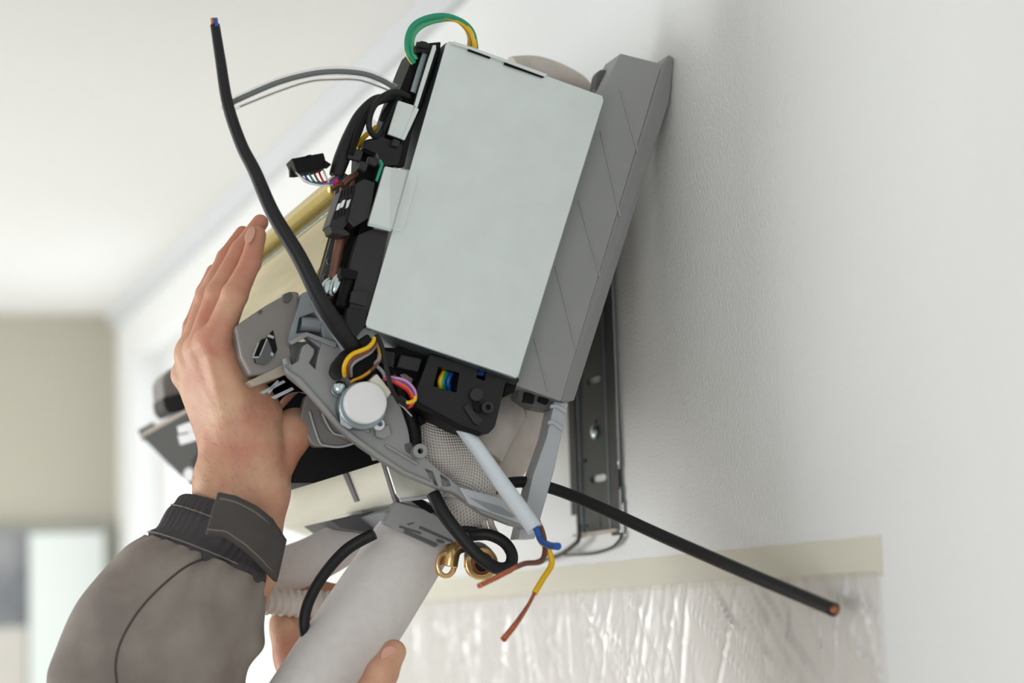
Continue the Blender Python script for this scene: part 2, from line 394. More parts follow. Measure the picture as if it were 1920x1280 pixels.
zc = W(1117, 810, XP)
sc = ell('mounting_screw', (XP-.0015, zc.y, zc.z), (.0065, .0065, .003), (0, 0, 1), STEEL, mp, up=(-1, 0, 0))

# ------------------------------------------------------------------ the air conditioner
ac = empty('air_conditioner'); tag(ac, 'opened air conditioner indoor unit tilted off the wall, end side facing out', 'air conditioner')
a = ac
# chassis: end panel, back body
pan = prism('chassis_end_panel', rnd([(1163, 100), (1242, 120), (1236, 135), (1052, 752), (966, 722), (940, 650), (1120, 190)], 3), 0.0, .035, GREY, a)
st = []
for x0, y0, x1, y1 in ((1163, 165, 1197, 287), (1127, 245, 1163, 405), (1086, 375, 1126, 520), (1043, 500, 1081, 655), (1003, 635, 1028, 733)):
    st.append([(x0-2, y0), (x0+2, y0), (x1+2, y1), (x1-2, y1)])
prisms('panel_rib', st, -.0008, .0012, GREY, pan, .0003)
# wall-side bevelled strip: its outer edge sits a little deeper
f = [P(1241, 121, 0), P(1254, 103, .002), P(1262, 108, .006), P(1262, 128, .010), P(1254, 190, .012), P(1076, 750, .012), P(1052, 752, 0)]
done(slab3(f, [p+Vector((0, .05, 0)) for p in f]), 'chassis_edge_strip', GREY, a)
prism('chassis_body', [(1095, 240), (1150, 290), (1010, 700), (800, 690), (720, 500), (840, 260)], .10, .42, GREYD, a, .004)
leg = prism('chassis_foot', [(1040, 752), (1066, 757), (1040, 880), (1003, 1010), (972, 1010), (1000, 890), (1025, 820)], .006, .022, CLEARG, a, .001)
prisms('foot_ridge', [[(1033, 758), (1045, 757), (1064, 768), (1062, 776), (1044, 764), (1032, 765)], [(1028, 788), (1040, 788), (1056, 800), (1054, 808), (1038, 795), (1027, 795)]], .004, .003, CLEARG, leg)
# wall side clutter below the panel
prism('chassis_clip', [(975, 722), (1050, 752), (1036, 770), (1000, 764), (972, 745)], .012, .02, GREYD, a)
prisms('clip_tab', [[(985, 735), (1003, 741), (1000, 757), (982, 753)], [(1013, 742), (1030, 748), (1026, 758), (1010, 752)]], .008, .006, BLACKD, a)
# insulated pipe end and clip above the box
tube('pipe_insulation', [(960, 140, .07), (1000, 138, .07), (1040, 150, .07), (1080, 170, .075), (1105, 200, .08)], [36, 36, 36, 33, 24], FOAMB, a, n=28)
prism('chassis_hook', rnd([(1118, 138), (1128, 128), (1152, 133), (1155, 185), (1125, 185), (1113, 170)], 8), .02, .012, GREYD, a, .002)

# metal control box
box = prism('control_box_cover', rnd([(838, 76), (1134, 183), (970, 711), (684, 612)], 10, 5), -.03, .001, ZINC, a, .0004)
# folded side flanges of the cover
def ribbon(name, pts, y0, y1, m, parent, th=.0008):
    """sheet-metal wall standing along a pixel polyline, from depth y0 to y1"""
    bm = bmesh.new()
    for i in range(len(pts)-1):
        A, B = P(*pts[i], y0), P(*pts[i+1], y0); n_ = (B-A).cross(Vector((0, 1, 0))).normalized()*th
        dd = Vector((0, y1-y0, 0)); slab3([A, B, B+dd, A+dd], [A+n_, B+n_, B+dd+n_, A+dd+n_], bm=bm)
    return done(bm, name, m, parent)
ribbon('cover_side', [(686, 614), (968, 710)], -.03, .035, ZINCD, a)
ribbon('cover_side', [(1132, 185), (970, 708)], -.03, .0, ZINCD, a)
ribbon('cover_side', [(842, 79), (1130, 182)], -.03, .03, ZINC, a)
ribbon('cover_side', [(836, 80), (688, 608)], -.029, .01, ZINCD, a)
sl = prism('cover_lip', [(850, 77), (885, 88), (1027, 139), (1022, 144), (880, 92), (846, 82)], -.0325, .0015, ZINC, a, .0003)
prisms('cover_slot', [[(878, 91), (920, 106), (919, 110), (877, 95)], [(946, 117), (1022, 143), (1018, 146), (945, 121)]], -.0318, .001, BLACKD, a, 0)
tab = prism('folded_tab', rnd([(722, 311), (764, 320), (734, 432), (690, 421)], 3), -.036, .004, ZINC, a, .0006)
prism('tab_lip', [(692, 418), (735, 429), (733, 434), (689, 423)], -.0365, .002, STEEL, tab, .0003)
prism('tab_tape', rnd([(735, 313), (772, 319), (783, 330), (757, 428), (748, 433), (733, 431)], 5), -.0375, .0004, CLRT, tab, .0001)
fl = prism('flange_plate', [(747, 188), (778, 198), (757, 262), (727, 251)], -.03, .003, ZINC, a)
prism('flange_plate', [(793, 95), (812, 100), (782, 176), (770, 171)], -.024, .003, ZINCD, a)
prism('flange_edge', [(812, 84), (818, 84), (818, 92), (783, 202), (777, 196)], -.032, .003, ZINC, a)
prism('flange_edge', [(779, 198), (786, 205), (759, 263), (752, 260)], -.031, .003, ZINC, a)
# black body of the control box
prism('control_box_body', [(775, 105), (785, 82), (827, 78), (826, 92), (790, 205), (760, 265), (700, 430), (692, 612), (655, 590), (668, 450), (700, 330), (718, 262), (745, 180)], -.018, .05, BLACKD, a, .001)
prism('box_side_wall', [(812, 80), (826, 84), (788, 200), (772, 250), (758, 312), (735, 318), (770, 210), (806, 92)], -.0285, .004, BLACKD, a)
prism('top_clamp', rnd([(779, 86), (788, 76), (800, 78), (808, 84), (806, 98), (790, 96), (780, 100)], 4), -.028, .012, BLACK, a, .001)
tube('cable_clamp_rod', [(781, 84, -.028), (803, 88, -.028)], 6, BLACK, a, n=12)
prism('terminal_housing', rnd([(684, 262), (714, 255), (750, 268), (757, 272), (748, 310), (714, 312), (706, 288), (680, 276)], 3), -.030, .012, BLACK, a, .0012)
prisms('housing_latch', [[(738, 259), (752, 264), (747, 276), (733, 272)], [(692, 292), (712, 298), (706, 312), (688, 305)], [(676, 300), (692, 306), (686, 322), (672, 314)], [(657, 277), (682, 283), (676, 302), (652, 296)]], -.034, .006, BLACK2, a, .001)
prism('relay_block', rnd([(684, 335), (704, 342), (693, 408), (664, 426), (652, 414), (669, 343)], 2), -.032, .03, BLACK2, a, .001)
con = prism('vented_connector', rnd([(667, 343), (640, 356), (618, 421), (638, 436), (655, 414)], 2), -.027, .025, BLACK2, a, .001)
sl_ = []
for i in range(4):
    for j in range(3):
        t = .12+j*.3; s = i/3
        x = 645-10*s*0+s*18-t*20; y = 356+t*66-s*8
        sl_.append([(x-1.6, y-7), (x+1.2, y-8), (x-2.2, y+8), (x-5, y+9)])
prisms('connector_slot', sl_, -.0276, .001, BLACKD, con, 0)
prisms('connector_pin', [[(642, 376), (648, 374), (643, 388), (637, 390)], [(651, 376), (658, 373), (653, 388), (648, 391)], [(634, 382), (640, 380), (635, 393), (630, 394)]], -.0282, .001, STICK, con, 0)
prism('connector_foot', rnd([(618, 423), (650, 432), (656, 440), (648, 442), (622, 436)], 2), -.029, .02, BLACK2, a, .001)
# long lower side panel
prism('box_side_panel', rnd([(700, 428), (729, 434), (694, 590), (655, 578), (668, 520), (655, 505), (672, 440)], 2), -.028, .012, BLACK2, a, .001)
prism('side_panel_step', rnd([(660, 545), (692, 545), (686, 574), (656, 566)], 2), -.031, .004, BLACK2, a, .001)
prism('side_panel_foot', rnd([(652, 576), (690, 580), (684, 612), (668, 632), (648, 610)], 3), -.03, .01, BLACK, a, .001)
prism('side_panel_clip', rnd([(640, 500), (672, 508), (668, 524), (650, 522), (637, 515)], 2), -.029, .01, BLACKD, a, .001)
tube('side_panel_cylinder', [(655, 520, -.022), (640, 575, -.022)], 11, BLACKD, a, n=16)
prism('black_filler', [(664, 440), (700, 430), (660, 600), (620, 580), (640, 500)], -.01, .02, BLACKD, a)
tube('grounding_wire_end', [(712, 300, -.033), (716, 308, -.034), (713, 318, -.034), (706, 340, -.032)], 3, GRN, a, n=8)
# copper pipe and end plate of the exchanger
prism('exchanger_end_plate', [(630, 330), (660, 330), (640, 430), (612, 545), (595, 550), (598, 525), (622, 440)], .005, .003, mat('end_plate', rgb(112, 116, 112), .4, metal=.5, noise=.3, nscale=60), a)
tube('copper_pipe', [(662, 330, -.008), (645, 400, -.008), (638, 450, -.008), (628, 505, -.008), (620, 560, -.004)], 9.5, COPD, a, n=14)
tube('copper_bend', [(640, 372, -.004), (646, 345, -.012), (662, 330, -.014), (676, 322, -.008)], 6, COPD, a, n=12)
for p_ in ((619, 490), (612, 520)): prism('tube_ring', circ(p_[0], p_[1], 7), .003, .003, ZINCD, a, .0004, holes=[circ(p_[0], p_[1], 5)])
ell('bulb_reflector', P(612, 540, -.012), (.010, .005, .005), (P(600, 560)-P(620, 525)), STEEL, a)
ell('bulb_reflector', P(632, 533, -.016), (.011, .0055, .005), (P(620, 560)-P(640, 520)), STEEL, a)
tube('copper_coil', [(622, 355, -.01), (636, 345, -.014), (648, 352, -.01)], 5, COPD, a, n=10)

# gold heat exchanger, running along the wall
he = prism('heat_exchanger', [(665, 380), (632, 386), (600, 500), (575, 545), (585, 600), (640, 600), (665, 450)], .012, .46, GOLD, a, 0)
c0 = P(640, 344, .012)
tube3('exchanger_top_fold', [c0, c0+Vector((0, .2, 0)), c0+Vector((0, .46, 0))], .0092, GOLDF, a, n=28)
prism('exchanger_seam', [(660, 350), (640, 362), (637, 372), (640, 392), (665, 392)], .012, .46, GOLDD, a, .0005)
bm = bmesh.new(); rs = np.random.RandomState(2)
e0 = P(631, 387, .012)
for i in range(150):
    y_ = i*.003; h0 = rs.uniform(.0004, .0016)
    q = [e0+Vector((-.0006, y_, -.0004)), e0+Vector((-.0006, y_+.0022, -.0004)), e0+Vector((-.0004, y_+.0022, h0)), e0+Vector((-.0004, y_, h0))]
    slab3(q, [p+Vector((.001, 0, 0)) for p in q], bm=bm)
done(bm, 'fin_edge', STEEL, he)
# grey drip tray / front housing at left
ht = prism('front_housing', [(441, 612), (475, 588), (500, 572), (548, 545), (562, 548), (556, 600), (546, 650), (560, 690), (530, 700), (470, 704), (452, 670)], .006, .16, GREYW, a, .002)
prisms('housing_tab', [[(532, 551), (545, 546), (549, 556), (541, 568), (532, 566)], [(484, 584), (490, 579), (492, 585), (486, 589)]], .004, .008, GREYD, a, .0006)
prism('latch_recess', rnd([(476, 668), (490, 636), (500, 633), (512, 618), (520, 655), (515, 665), (496, 682), (478, 680)], 2), .0045, .004, BLACKD, a, .0005)
prism('latch', rnd([(488, 668), (502, 634), (514, 668), (498, 684), (482, 680), (478, 672)], 2), .0015, .004, GREYD, a, .0006)
prisms('latch_highlight_edge', [[(500, 634), (502, 635), (488, 668), (486, 667)], [(484, 641), (486, 642), (476, 668), (474, 667)], [(503, 626), (514, 630), (513, 635), (502, 631)], [(508, 660), (514, 662), (512, 668), (507, 665)], [(474, 668), (487, 668), (485, 671), (474, 671)]], .0008, .001, CLEARG, a, .0002)
# long beige strip running the whole length to the far end
prism('front_rail', [(466, 714), (532, 682), (540, 690), (536, 702), (478, 724)], .004, .06, TAPEB, a, .001)
A0 = P(510, 697, .03); A1 = P(272, 818, .62)
tube3('front_rail', [A0, A0.lerp(A1, .5), A1], .0055, TAPEB, a, n=10)
tube('rail_cap', [(262, 812, .62), (290, 797, .62)], 9, GREYD, a, n=12)
prisms('louver_link', [[(487, 735), (532, 712), (536, 716), (495, 738)], [(508, 744), (548, 725), (552, 730), (516, 748)], [(500, 733), (520, 712), (524, 714), (506, 738)]], .012, .003, CLEARG, a, .0004)
# dark flap, far end to near end
f = [P(468, 712, .08), P(585, 830, .08), P(592, 822, .08), P(478, 704, .08)]
g = [P(267, 820, .60), P(358, 912, .60), P(364, 904, .60), P(273, 812, .60)]
dfp = done(slab3(f, g), 'front_flap', mat('flap_dark', rgb(52, 56, 62), .5), a)
fn_ = (f[1]-f[0]).cross(g[0]-f[0]).normalized(); fo_ = fn_*(-.0008 if fn_.dot(CAM-f[0]) < 0 else .0008)
def onflap(px, py):
    r = ray(px, py); return CAM+r*((f[0]+fo_-CAM).dot(fn_)/r.dot(fn_))
for k_, st_ in enumerate(([(332, 800), (352, 792), (368, 790), (366, 797), (371, 805), (335, 813)], [(333, 817), (352, 813), (354, 809), (372, 808), (374, 824), (338, 834)], circ(354, 890, 10, 16, ry=13))):
    q = [onflap(*p) for p in st_]; done(slab3(q, [p-fo_*.8 for p in q]), 'flap_sticker', STICK, dfp)
prism('far_end_cap', rnd([(302, 712), (312, 695), (360, 672), (380, 720), (366, 765), (318, 776), (306, 750)], 8), .50, .06, GREYW, a, .004)
prism('far_end_bracket', rnd([(304, 745), (345, 735), (366, 765), (318, 776), (308, 765)], 4), .495, .06, BLACK2, a, .003)

# under side: black fan cavity, curved grey louvres
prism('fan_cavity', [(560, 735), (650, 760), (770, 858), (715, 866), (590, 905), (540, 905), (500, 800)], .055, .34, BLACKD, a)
def louver(name, pts, y, d, m): return prism(name, rnd(pts, 14, 5), y, d, m, a, .002)
louver('louver', [(575, 735), (640, 770), (668, 828), (640, 836), (585, 838), (560, 790)], .045, .05, GREYW)
louver('louver', [(600, 745), (655, 785), (690, 822), (668, 830), (625, 812), (606, 790)], .035, .03, GREYW)
tube('louver_rim', [(580, 770, .043), (598, 826, .043), (612, 835, .043), (640, 837, .043), (668, 829, .043)], 2.4, CLEARG, a, n=8)
tube('louver_rim', [(604, 775, .033), (622, 808, .033), (640, 816, .033), (690, 824, .033)], 2.2, CLEARG, a, n=8)
# galvanised channel under the unit
ch = prism('bottom_channel', [(717, 860), (747, 942), (760, 945), (800, 960), (740, 870)], .045, .42, ZINCB, a, .001)
prism('channel_band', [(716, 858), (727, 862), (740, 900), (755, 945), (775, 957), (745, 948), (738, 930)], .040, .008, GREYD, a, .0008)
def alongpt(px, py, y0, s): 
    p = P(px, py, y0); return p+Vector((0, s, 0))
# dark strap across the channel
q0 = Vector((-.0012, 0, -.0008))
f = [alongpt(717, 860, .045, .115)+q0, alongpt(717, 860, .045, .130)+q0, alongpt(740, 922, .045, .125)+q0, alongpt(740, 922, .045, .112)+q0]
done(slab3(f, [p-q0*1.2 for p in f]), 'channel_strap', GREYD, a)
rim = prism('channel_rim', [(700, 852), (714, 850), (716, 860), (704, 862)], .045, .24, CREAMP, a, .0006)
prism('channel_end', [(722, 862), (735, 872), (855, 914), (860, 928), (752, 938), (742, 925)], .030, .003, ZINCB, a, .0005)
prism('channel_end_lip', [(750, 934), (858, 922), (860, 928), (752, 941)], .027, .004, CLEARG, a, .0006)
# grey underside plate beyond the channel
ug = prism('bottom_housing', [(742, 940), (800, 955), (850, 985), (925, 1004), (912, 1012), (870, 1010), (820, 1026), (720, 980)], .035, .012, GREY, a, .001)
prism('bottom_housing', [(720, 960), (760, 945), (830, 990), (820, 1024), (760, 990)], .040, .16, GREYB, a, .001)
prisms('housing_slot', [[(750, 985), (790, 998), (789, 1001), (749, 988)], [(788, 986), (850, 1014), (848, 1017), (786, 990)], [(760, 993), (822, 1020), (816, 1025), (756, 998)], [(764, 982), (776, 979), (777, 981), (766, 984)], [(818, 1010), (832, 1014), (834, 1018), (822, 1017)]], .0335, .0016, GREYD, a, .0003)
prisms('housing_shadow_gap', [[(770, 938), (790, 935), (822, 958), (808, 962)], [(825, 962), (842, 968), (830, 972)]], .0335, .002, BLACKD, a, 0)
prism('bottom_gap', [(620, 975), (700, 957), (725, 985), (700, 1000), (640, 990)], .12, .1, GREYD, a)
prism('arm_gap_filler', [(478, 722), (540, 700), (600, 740), (640, 800), (560, 850), (520, 800)], .16, .15, BLACKD, a)  # black block added to hide the bright wall showing under the arm
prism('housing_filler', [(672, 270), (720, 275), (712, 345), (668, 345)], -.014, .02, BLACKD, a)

# swing arm / side frame
arm = prism('side_frame', [(531, 672), (541, 668), (547, 684), (560, 676), (567, 648), (577, 643), (590, 655), (589, 664), (580, 680), (592, 692), (596, 668), (604, 640), (632, 648), (662, 668), (712, 708), (742, 722), (760, 780), (790, 850), (820, 878), (862, 912), (900, 925), (950, 945), (978, 965), (1002, 988), (1000, 994), (960, 984), (905, 962), (855, 925), (815, 912), (760, 890), (716, 862), (680, 838), (648, 812), (612, 772), (580, 735), (545, 706), (533, 690)], -.004, .012, GREY, a, .001,
  holes=[[(797, 878), (812, 884), (822, 912), (812, 905)], [(826, 888), (842, 899), (846, 910), (830, 912)]])
prism('side_frame_rim', [(534, 686), (546, 697), (562, 706), (600, 748), (640, 795), (668, 818), (712, 850), (760, 882), (815, 905), (812, 911), (758, 889), (708, 858), (662, 825), (634, 800), (594, 754), (556, 713), (538, 700)], -.009, .008, GREY, a, .001)
prism('frame_guard', [(540, 640), (546, 615), (560, 575), (568, 548), (586, 544), (600, 560), (645, 640), (668, 662), (650, 664), (600, 652), (573, 630), (545, 646)], -.002, .012, GREYB, a, .001, holes=[[(556, 625), (562, 595), (590, 585), (600, 600), (606, 634), (575, 622)]])
prism('frame_guard_recess', [(552, 628), (560, 592), (592, 583), (610, 637), (575, 624)], .006, .004, GREYD, a)
tube('frame_guard_tube', [(563, 606, .004), (600, 610, .004)], 14, GREYB, a, n=16)
prism('guard_flange', [(584, 563), (590, 565), (640, 628), (664, 664), (655, 672), (640, 655), (606, 600)], -.006, .005, CLEARG, a)
prism('frame_cap', [(540, 640), (575, 622), (632, 642), (630, 652), (577, 630), (548, 646)], -.008, .006, GREY, a)
tube('frame_hook_pin', [(534, 672, -.008), (537, 683, -.008)], 5, GREY, a, n=10)
prisms('frame_step', [[(655, 780), (694, 806), (692, 812), (652, 788)], [(724, 832), (785, 868), (782, 872), (722, 836)]], -.0065, .003, GREY, a)
prism('frame_boss', rnd([(703, 800), (730, 797), (733, 815), (720, 823), (706, 818)], 3), -.010, .007, GREY, a)
prism('frame_boss', circ(789, 845, 14), -.014, .012, GREY, a, .001, holes=[circ(789, 845, 5, 12)])
prism('boss_hole', circ(789, 845, 6), -.006, .002, BLACKD, a, 0)
prism('boss_gusset', [(760, 832), (778, 828), (784, 858), (762, 845)], -.006, .004, GREYD, a)
prism('frame_tail', [(860, 912), (930, 930), (975, 950), (1000, 985), (985, 985), (940, 968), (880, 945)], -.008, .006, CLEARG, a, .001)
prism('tail_groove', [(880, 932), (940, 950), (968, 968), (960, 970), (920, 958)], -.0085, .001, GREYB, a, .0002)

prism('frame_backing', [(545, 640), (604, 642), (606, 705), (560, 705), (546, 680)], .0045, .0012, GREYD, a)
# stepper motor
mo = prism('stepper_motor', circ(681, 760, 45, 40), -.018, .014, ZINCD, a, .001)
prism('motor_cap', circ(687, 754, 39.5, 40), -.026, .009, WHITEP, mo, .0015)
prism('motor_plug', rnd([(694, 712), (707, 700), (735, 735), (722, 752), (700, 740)], 3), -.022, .012, CREAMP, mo, .001)
prism('motor_lug', circ(711, 795, 11, 20), -.016, .004, WHC, mo, .0006, holes=[circ(713, 794, 5, 12)])
prism('motor_flange', [(638, 775), (648, 790), (664, 800), (656, 804), (640, 795)], -.017, .003, CLEARG, mo)
sc = ell('frame_screw', P(637, 727, -.011), (.0058, .0058, .0035), (1, 0, 0), STEEL, a, up=(0, -1, 0))
prism('screw_washer', circ(636, 729, 15), -.009, .003, ZINCD, a, .0005)

# black lower bracket with openings
prism('lower_bracket', rnd([(806, 664), (975, 712), (966, 722), (948, 716), (928, 800), (915, 814), (900, 812), (860, 800), (783, 757), (780, 735)], 5), -.020, .022, BLACK, a, .0015,
      holes=[[(822, 687), (862, 699), (856, 736), (812, 724)], [(896, 691), (913, 696), (909, 714), (893, 708)]])
prism('bracket_rim', [(779, 735), (786, 745), (784, 752), (865, 797), (905, 811), (900, 817), (860, 804), (778, 762)], -.024, .03, BLACKD, a, .001)
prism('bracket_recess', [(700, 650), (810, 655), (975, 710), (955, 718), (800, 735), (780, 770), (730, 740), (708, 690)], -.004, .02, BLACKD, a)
prism('bracket_block', rnd([(752, 664), (792, 672), (785, 697), (744, 688)], 3), -.014, .012, BLACK2, a, .001)
prism('bracket_block', rnd([(712, 655), (742, 660), (738, 690), (715, 680)], 3), -.012, .012, BLACK, a, .001)
prism('bracket_clip', [(775, 710), (770, 725), (745, 745), (735, 720), (738, 702), (760, 700)], -.006, .006, GREYW, a, .0006)
prism('bracket_boss', circ(895, 739, 13), -.024, .006, BLACK2, a, .001)
prism('bracket_boss', circ(916, 763, 12), -.025, .006, BLACK2, a, .001, holes=[circ(916, 763, 4.5, 12)])
prism('bracket_key', [(869, 762), (878, 755), (884, 764), (898, 780), (908, 785), (905, 790), (897, 798), (890, 794)], -.0225, .004, BLACK2, a, .0008)
prism('bracket_key', [(885, 750), (900, 752), (902, 775), (890, 770)], -.0215, .002, BLACKD, a, .0004)
prism('bracket_end', [(948, 716), (970, 716), (965, 735), (944, 745)], -.012, .02, BLACKD, a)
for k, (c_, off) in enumerate(((GRN, 0), (BLU, 10), (YEL, -5))):
    tube('bracket_wire', [(842+off, 690, -.004), (836+off, 700, -.008), (830+off, 715, -.009), (833+off, 740, -.004)], 5, c_, a, n=10)
tube('bracket_wire', [(893, 700, -.01), (915, 702, -.01)], 4, BLU, a, n=8)

# wires round the motor
def wire(pts, r, m, name='wire', **k): return tube(name, pts, r, m, a, n=10, **k)
sw = [(664, 612, -.02), (640, 640, -.02), (634, 680, -.018), (632, 708, -.014), (636, 720, -.012)]
prism('cable_sleeve', rnd([(668, 640), (690, 625), (702, 640), (650, 668), (645, 700), (640, 712), (628, 712), (618, 700), (622, 682), (640, 660)], 5), -.016, .006, BLACK, a, .002)
prism('sleeve_hollow', rnd([(665, 665), (700, 655), (710, 690), (690, 715), (660, 715), (650, 700)], 8), -.010, .004, BLACKD, a, .001)
for m_, dx_, dy_, yy in ((YEL, 0, 0, -.030), (BRN, 7, 6, -.028), (GRYW, 12, 11, -.026)):
    wire([(703+dx_*.2, 632+dy_*.3, yy), (699+dx_*.3, 642+dy_*.5, yy), (690+dx_*.3, 651+dy_*.8, yy), (677+dx_*.3, 657+dy_, yy), (664+dx_*.5, 662+dy_*1.1, yy), (654+dx_*.7, 670+dy_*.9, yy), (647+dx_*.9, 682+dy_*.4, yy+.001), (645+dx_, 694, yy+.006), (646+dx_, 704, yy+.013)], 4.2, m_)
wire([(706, 640, -.02), (712, 670, -.022), (700, 690, -.018), (680, 705, -.016), (664, 712, -.016), (658, 716, -.014)], 3, GLD2)
wire([(712, 655, -.02), (708, 680, -.022), (690, 700, -.016), (672, 712, -.014)], 2.5, BRN)
wire([(714, 640, -.02), (710, 672, -.022), (704, 682, -.02), (716, 695, -.018), (722, 706, -.02)], 3.5, GRYW)
wire([(706, 628, -.03), (716, 650, -.034), (725, 690, -.036), (733, 725, -.036), (748, 750, -.032), (765, 762, -.026)], 4.5, RUB, 'black_wire')
prism('wire_boot', rnd([(742, 742), (752, 740), (768, 752), (766, 764), (752, 758)], 3), -.03, .008, BLACK, a, .001)
for m_, o_x in ((PIN, 0), (PUR, 4), (ORG, 9), (RED, 12)):
    wire([(720, 706+o_x*.3, -.022), (738, 708+o_x*.6, -.03), (760-o_x*.3, 714+o_x, -.032), (776-o_x*.8, 730+o_x*.4, -.03), (779-o_x*.4, 748+o_x*.3, -.028), (770, 755+o_x*.5, -.028), (762, 756+o_x*.6, -.026)], 3.2, m_)
wire([(779, 742, -.031), (777, 750, -.031), (768, 754, -.031), (762, 754, -.03)], 3.6, YEL)
wire([(748, 756, -.028), (758, 765, -.028), (772, 780, -.026)], 1.3, CLEARG, 'cable_tie_tail')
prism('black_grommet', [(765, 790), (770, 775), (790, 780), (800, 792), (772, 808)], -.002, .02, BLACKD, a)
wire([(738, 705, -.004), (750, 730, -.004), (775, 800, -.004), (780, 850, -.002)], 12, BLACKD, 'black_sleeve')

# power cable rising to the upper left
pc = [(403, 46, -.03), (413, 110, -.03), (427, 195, -.03), (452, 270, -.03), (478, 322, -.032), (512, 400, -.035), (560, 480, -.038), (600, 560, -.036), (632, 610, -.03), (662, 650, -.02), (670, 668, -.006)]
cab = tube('power_cable', pc, [8.5, 9.5, 10.5, 11, 12, 13, 14, 15, 16, 15, 13], RUB, a, n=18)
for m_, o_x, y_ in ((COPB, -3.5, -.031), (BLU, 3, -.033), (BRN, 1, -.027)):
    tube('cable_core', [(403+o_x, 50, y_), (402+o_x, 38, y_), (401+o_x, 34, y_)], 3.4, m_, cab, n=10)
# clear tube loop with a black wire inside
lp = [(742, 166, -.02), (715, 150, -.02), (680, 138, -.02), (630, 134, -.02), (580, 139, -.02), (520, 155, -.018), (450, 185, -.012), (432, 194, -.004)]
tube('sensor_wire', lp, 5, mat('sensor_wire_grey', rgb(34, 36, 38), .4), a, n=10)
tube('clear_tubing', [(p[0], p[1]-1, p[2]) for p in lp[:-1]]+[(436, 192, -.006), (420, 205, 0)], [7, 8, 9, 9, 8.5, 8, 7.5, 7, 9], CLR, a, n=16)
tube('clear_tubing', [(735, 172, -.016), (705, 160, -.016), (672, 150, -.016), (630, 149, -.016), (580, 153, -.016), (520, 172, -.014), (450, 200, -.01), (422, 214, 0)], 3.5, CLR, a, n=10)
tube('clear_tubing', [(735, 172, -.0155), (705, 160, -.0155), (672, 150, -.0155), (630, 149, -.0155), (580, 153, -.0155), (520, 172, -.0135), (450, 200, -.009)], 1.4, mat('sensor_wire_tan', rgb(150, 135, 120), .4), a, n=8)
# earth wires looping over the top
e1 = [(776, 118, -.022), (765, 100, -.024), (764, 72, -.024), (775, 48, -.022), (800, 34, -.02), (835, 30, -.018), (868, 42, -.014), (886, 62, -.012), (892, 92, -.010)]
e2 = [(780, 112, -.02), (772, 92, -.02), (775, 66, -.018), (792, 48, -.016), (820, 38, -.014), (852, 36, -.012), (872, 50, -.008), (881, 70, -.006), (880, 92, -.004)]
tube('earth_wire', e1, 5.6, [GRN, YEL], a, n=16, stripe=5)
tube('earth_wire', e2, 5.2, [mat('wire_light_green', rgb(80, 185, 135), .4), GLD2], a, n=16, stripe=6)
# black harness and hanging connector
tube('wire_harness', [(748, 180, -.02), (722, 184, -.024), (700, 192, -.024), (676, 220, -.024), (655, 262, -.024), (640, 300, -.024), (630, 330, -.024)], [7, 9, 11, 14, 15, 15, 13], BLACK, a, n=18)
tube('harness_fold', [(712, 188, -.03), (692, 206, -.034), (672, 248, -.034), (658, 290, -.034)], [4, 6, 7, 5], BLACKD, a, n=12)
tube('harness_loop', [(768, 182, -.026), (742, 172, -.032), (716, 182, -.036), (697, 208, -.036), (692, 238, -.036), (704, 256, -.03), (716, 246, -.024)], 5.6, RUB, a, n=12)
tube('harness_branch', [(752, 180, -.022), (735, 210, -.022), (722, 240, -.022), (712, 262, -.022)], 9, BLACK, a, n=12)
tube('harness_branch', [(736, 190, -.02), (722, 212, -.022), (716, 228, -.02)], 6, BLACKD, a, n=12)
wire([(668, 276, -.016), (678, 262, -.016), (690, 250, -.016)], 5, YEL)
wire([(698, 245, -.014), (706, 238, -.014)], 5, YEL)
wire([(672, 262, -.012), (690, 242, -.012), (704, 228, -.012)], 6, CLR, 'clear_sleeve')
cn = prism('wire_connector', [(546, 297), (607, 286), (614, 312), (596, 318), (558, 324)], -.034, .02, BLACKD, a, .001)
prisms('connector_ridge', [[(574, 291), (584, 289), (584, 293), (575, 295)], [(544, 310), (552, 322), (556, 330), (545, 330)], [(610, 300), (622, 308), (615, 314), (608, 312)]], -.036, .006, BLACKD, cn, .0006)
for i, m_ in enumerate((WHT, BLU, GRN, BRN, RED, WHT)):
    x0 = 560+i*9.5
    wire([(x0-1, 319, -.022), (x0+3, 330, -.024), (x0+16-i*1.5, 342, -.024), (606+i*2, 345-i*1.5, -.024), (632, 334-i*1.5, -.022)], 2.1, m_)
wire([(558, 326, -.03), (580, 342, -.032), (608, 347, -.032), (626, 340, -.03), (634, 330, -.026)], 2.4, PUR)
wire([(554, 323, -.032), (576, 341, -.034), (604, 348, -.034), (622, 345, -.03)], 1.8, WHT)
wire([(622, 344, -.028), (632, 338, -.028)], 5, RED)

# insulated pipes under the unit
tube('woven_pipe_wrap', [(770, 770, .03), (800, 820, .03), (850, 868, .034), (878, 918, .036), (866, 958, .044), (850, 985, .06)], [30, 50, 54, 53, 50, 40], WOVEN, a, n=48, sub=12)
tube('foam_pipe', [(1000, 690, .10), (985, 760, .09), (965, 820, .085), (930, 870, .085), (890, 920, .09)], [50, 52, 56, 56, 50], FOAMB, a, n=36, sub=10)
tube('foam_pipe', [(905, 850, .06), (930, 800, .06), (955, 770, .07)], [40, 42, 36], FOAMB, a, n=30)
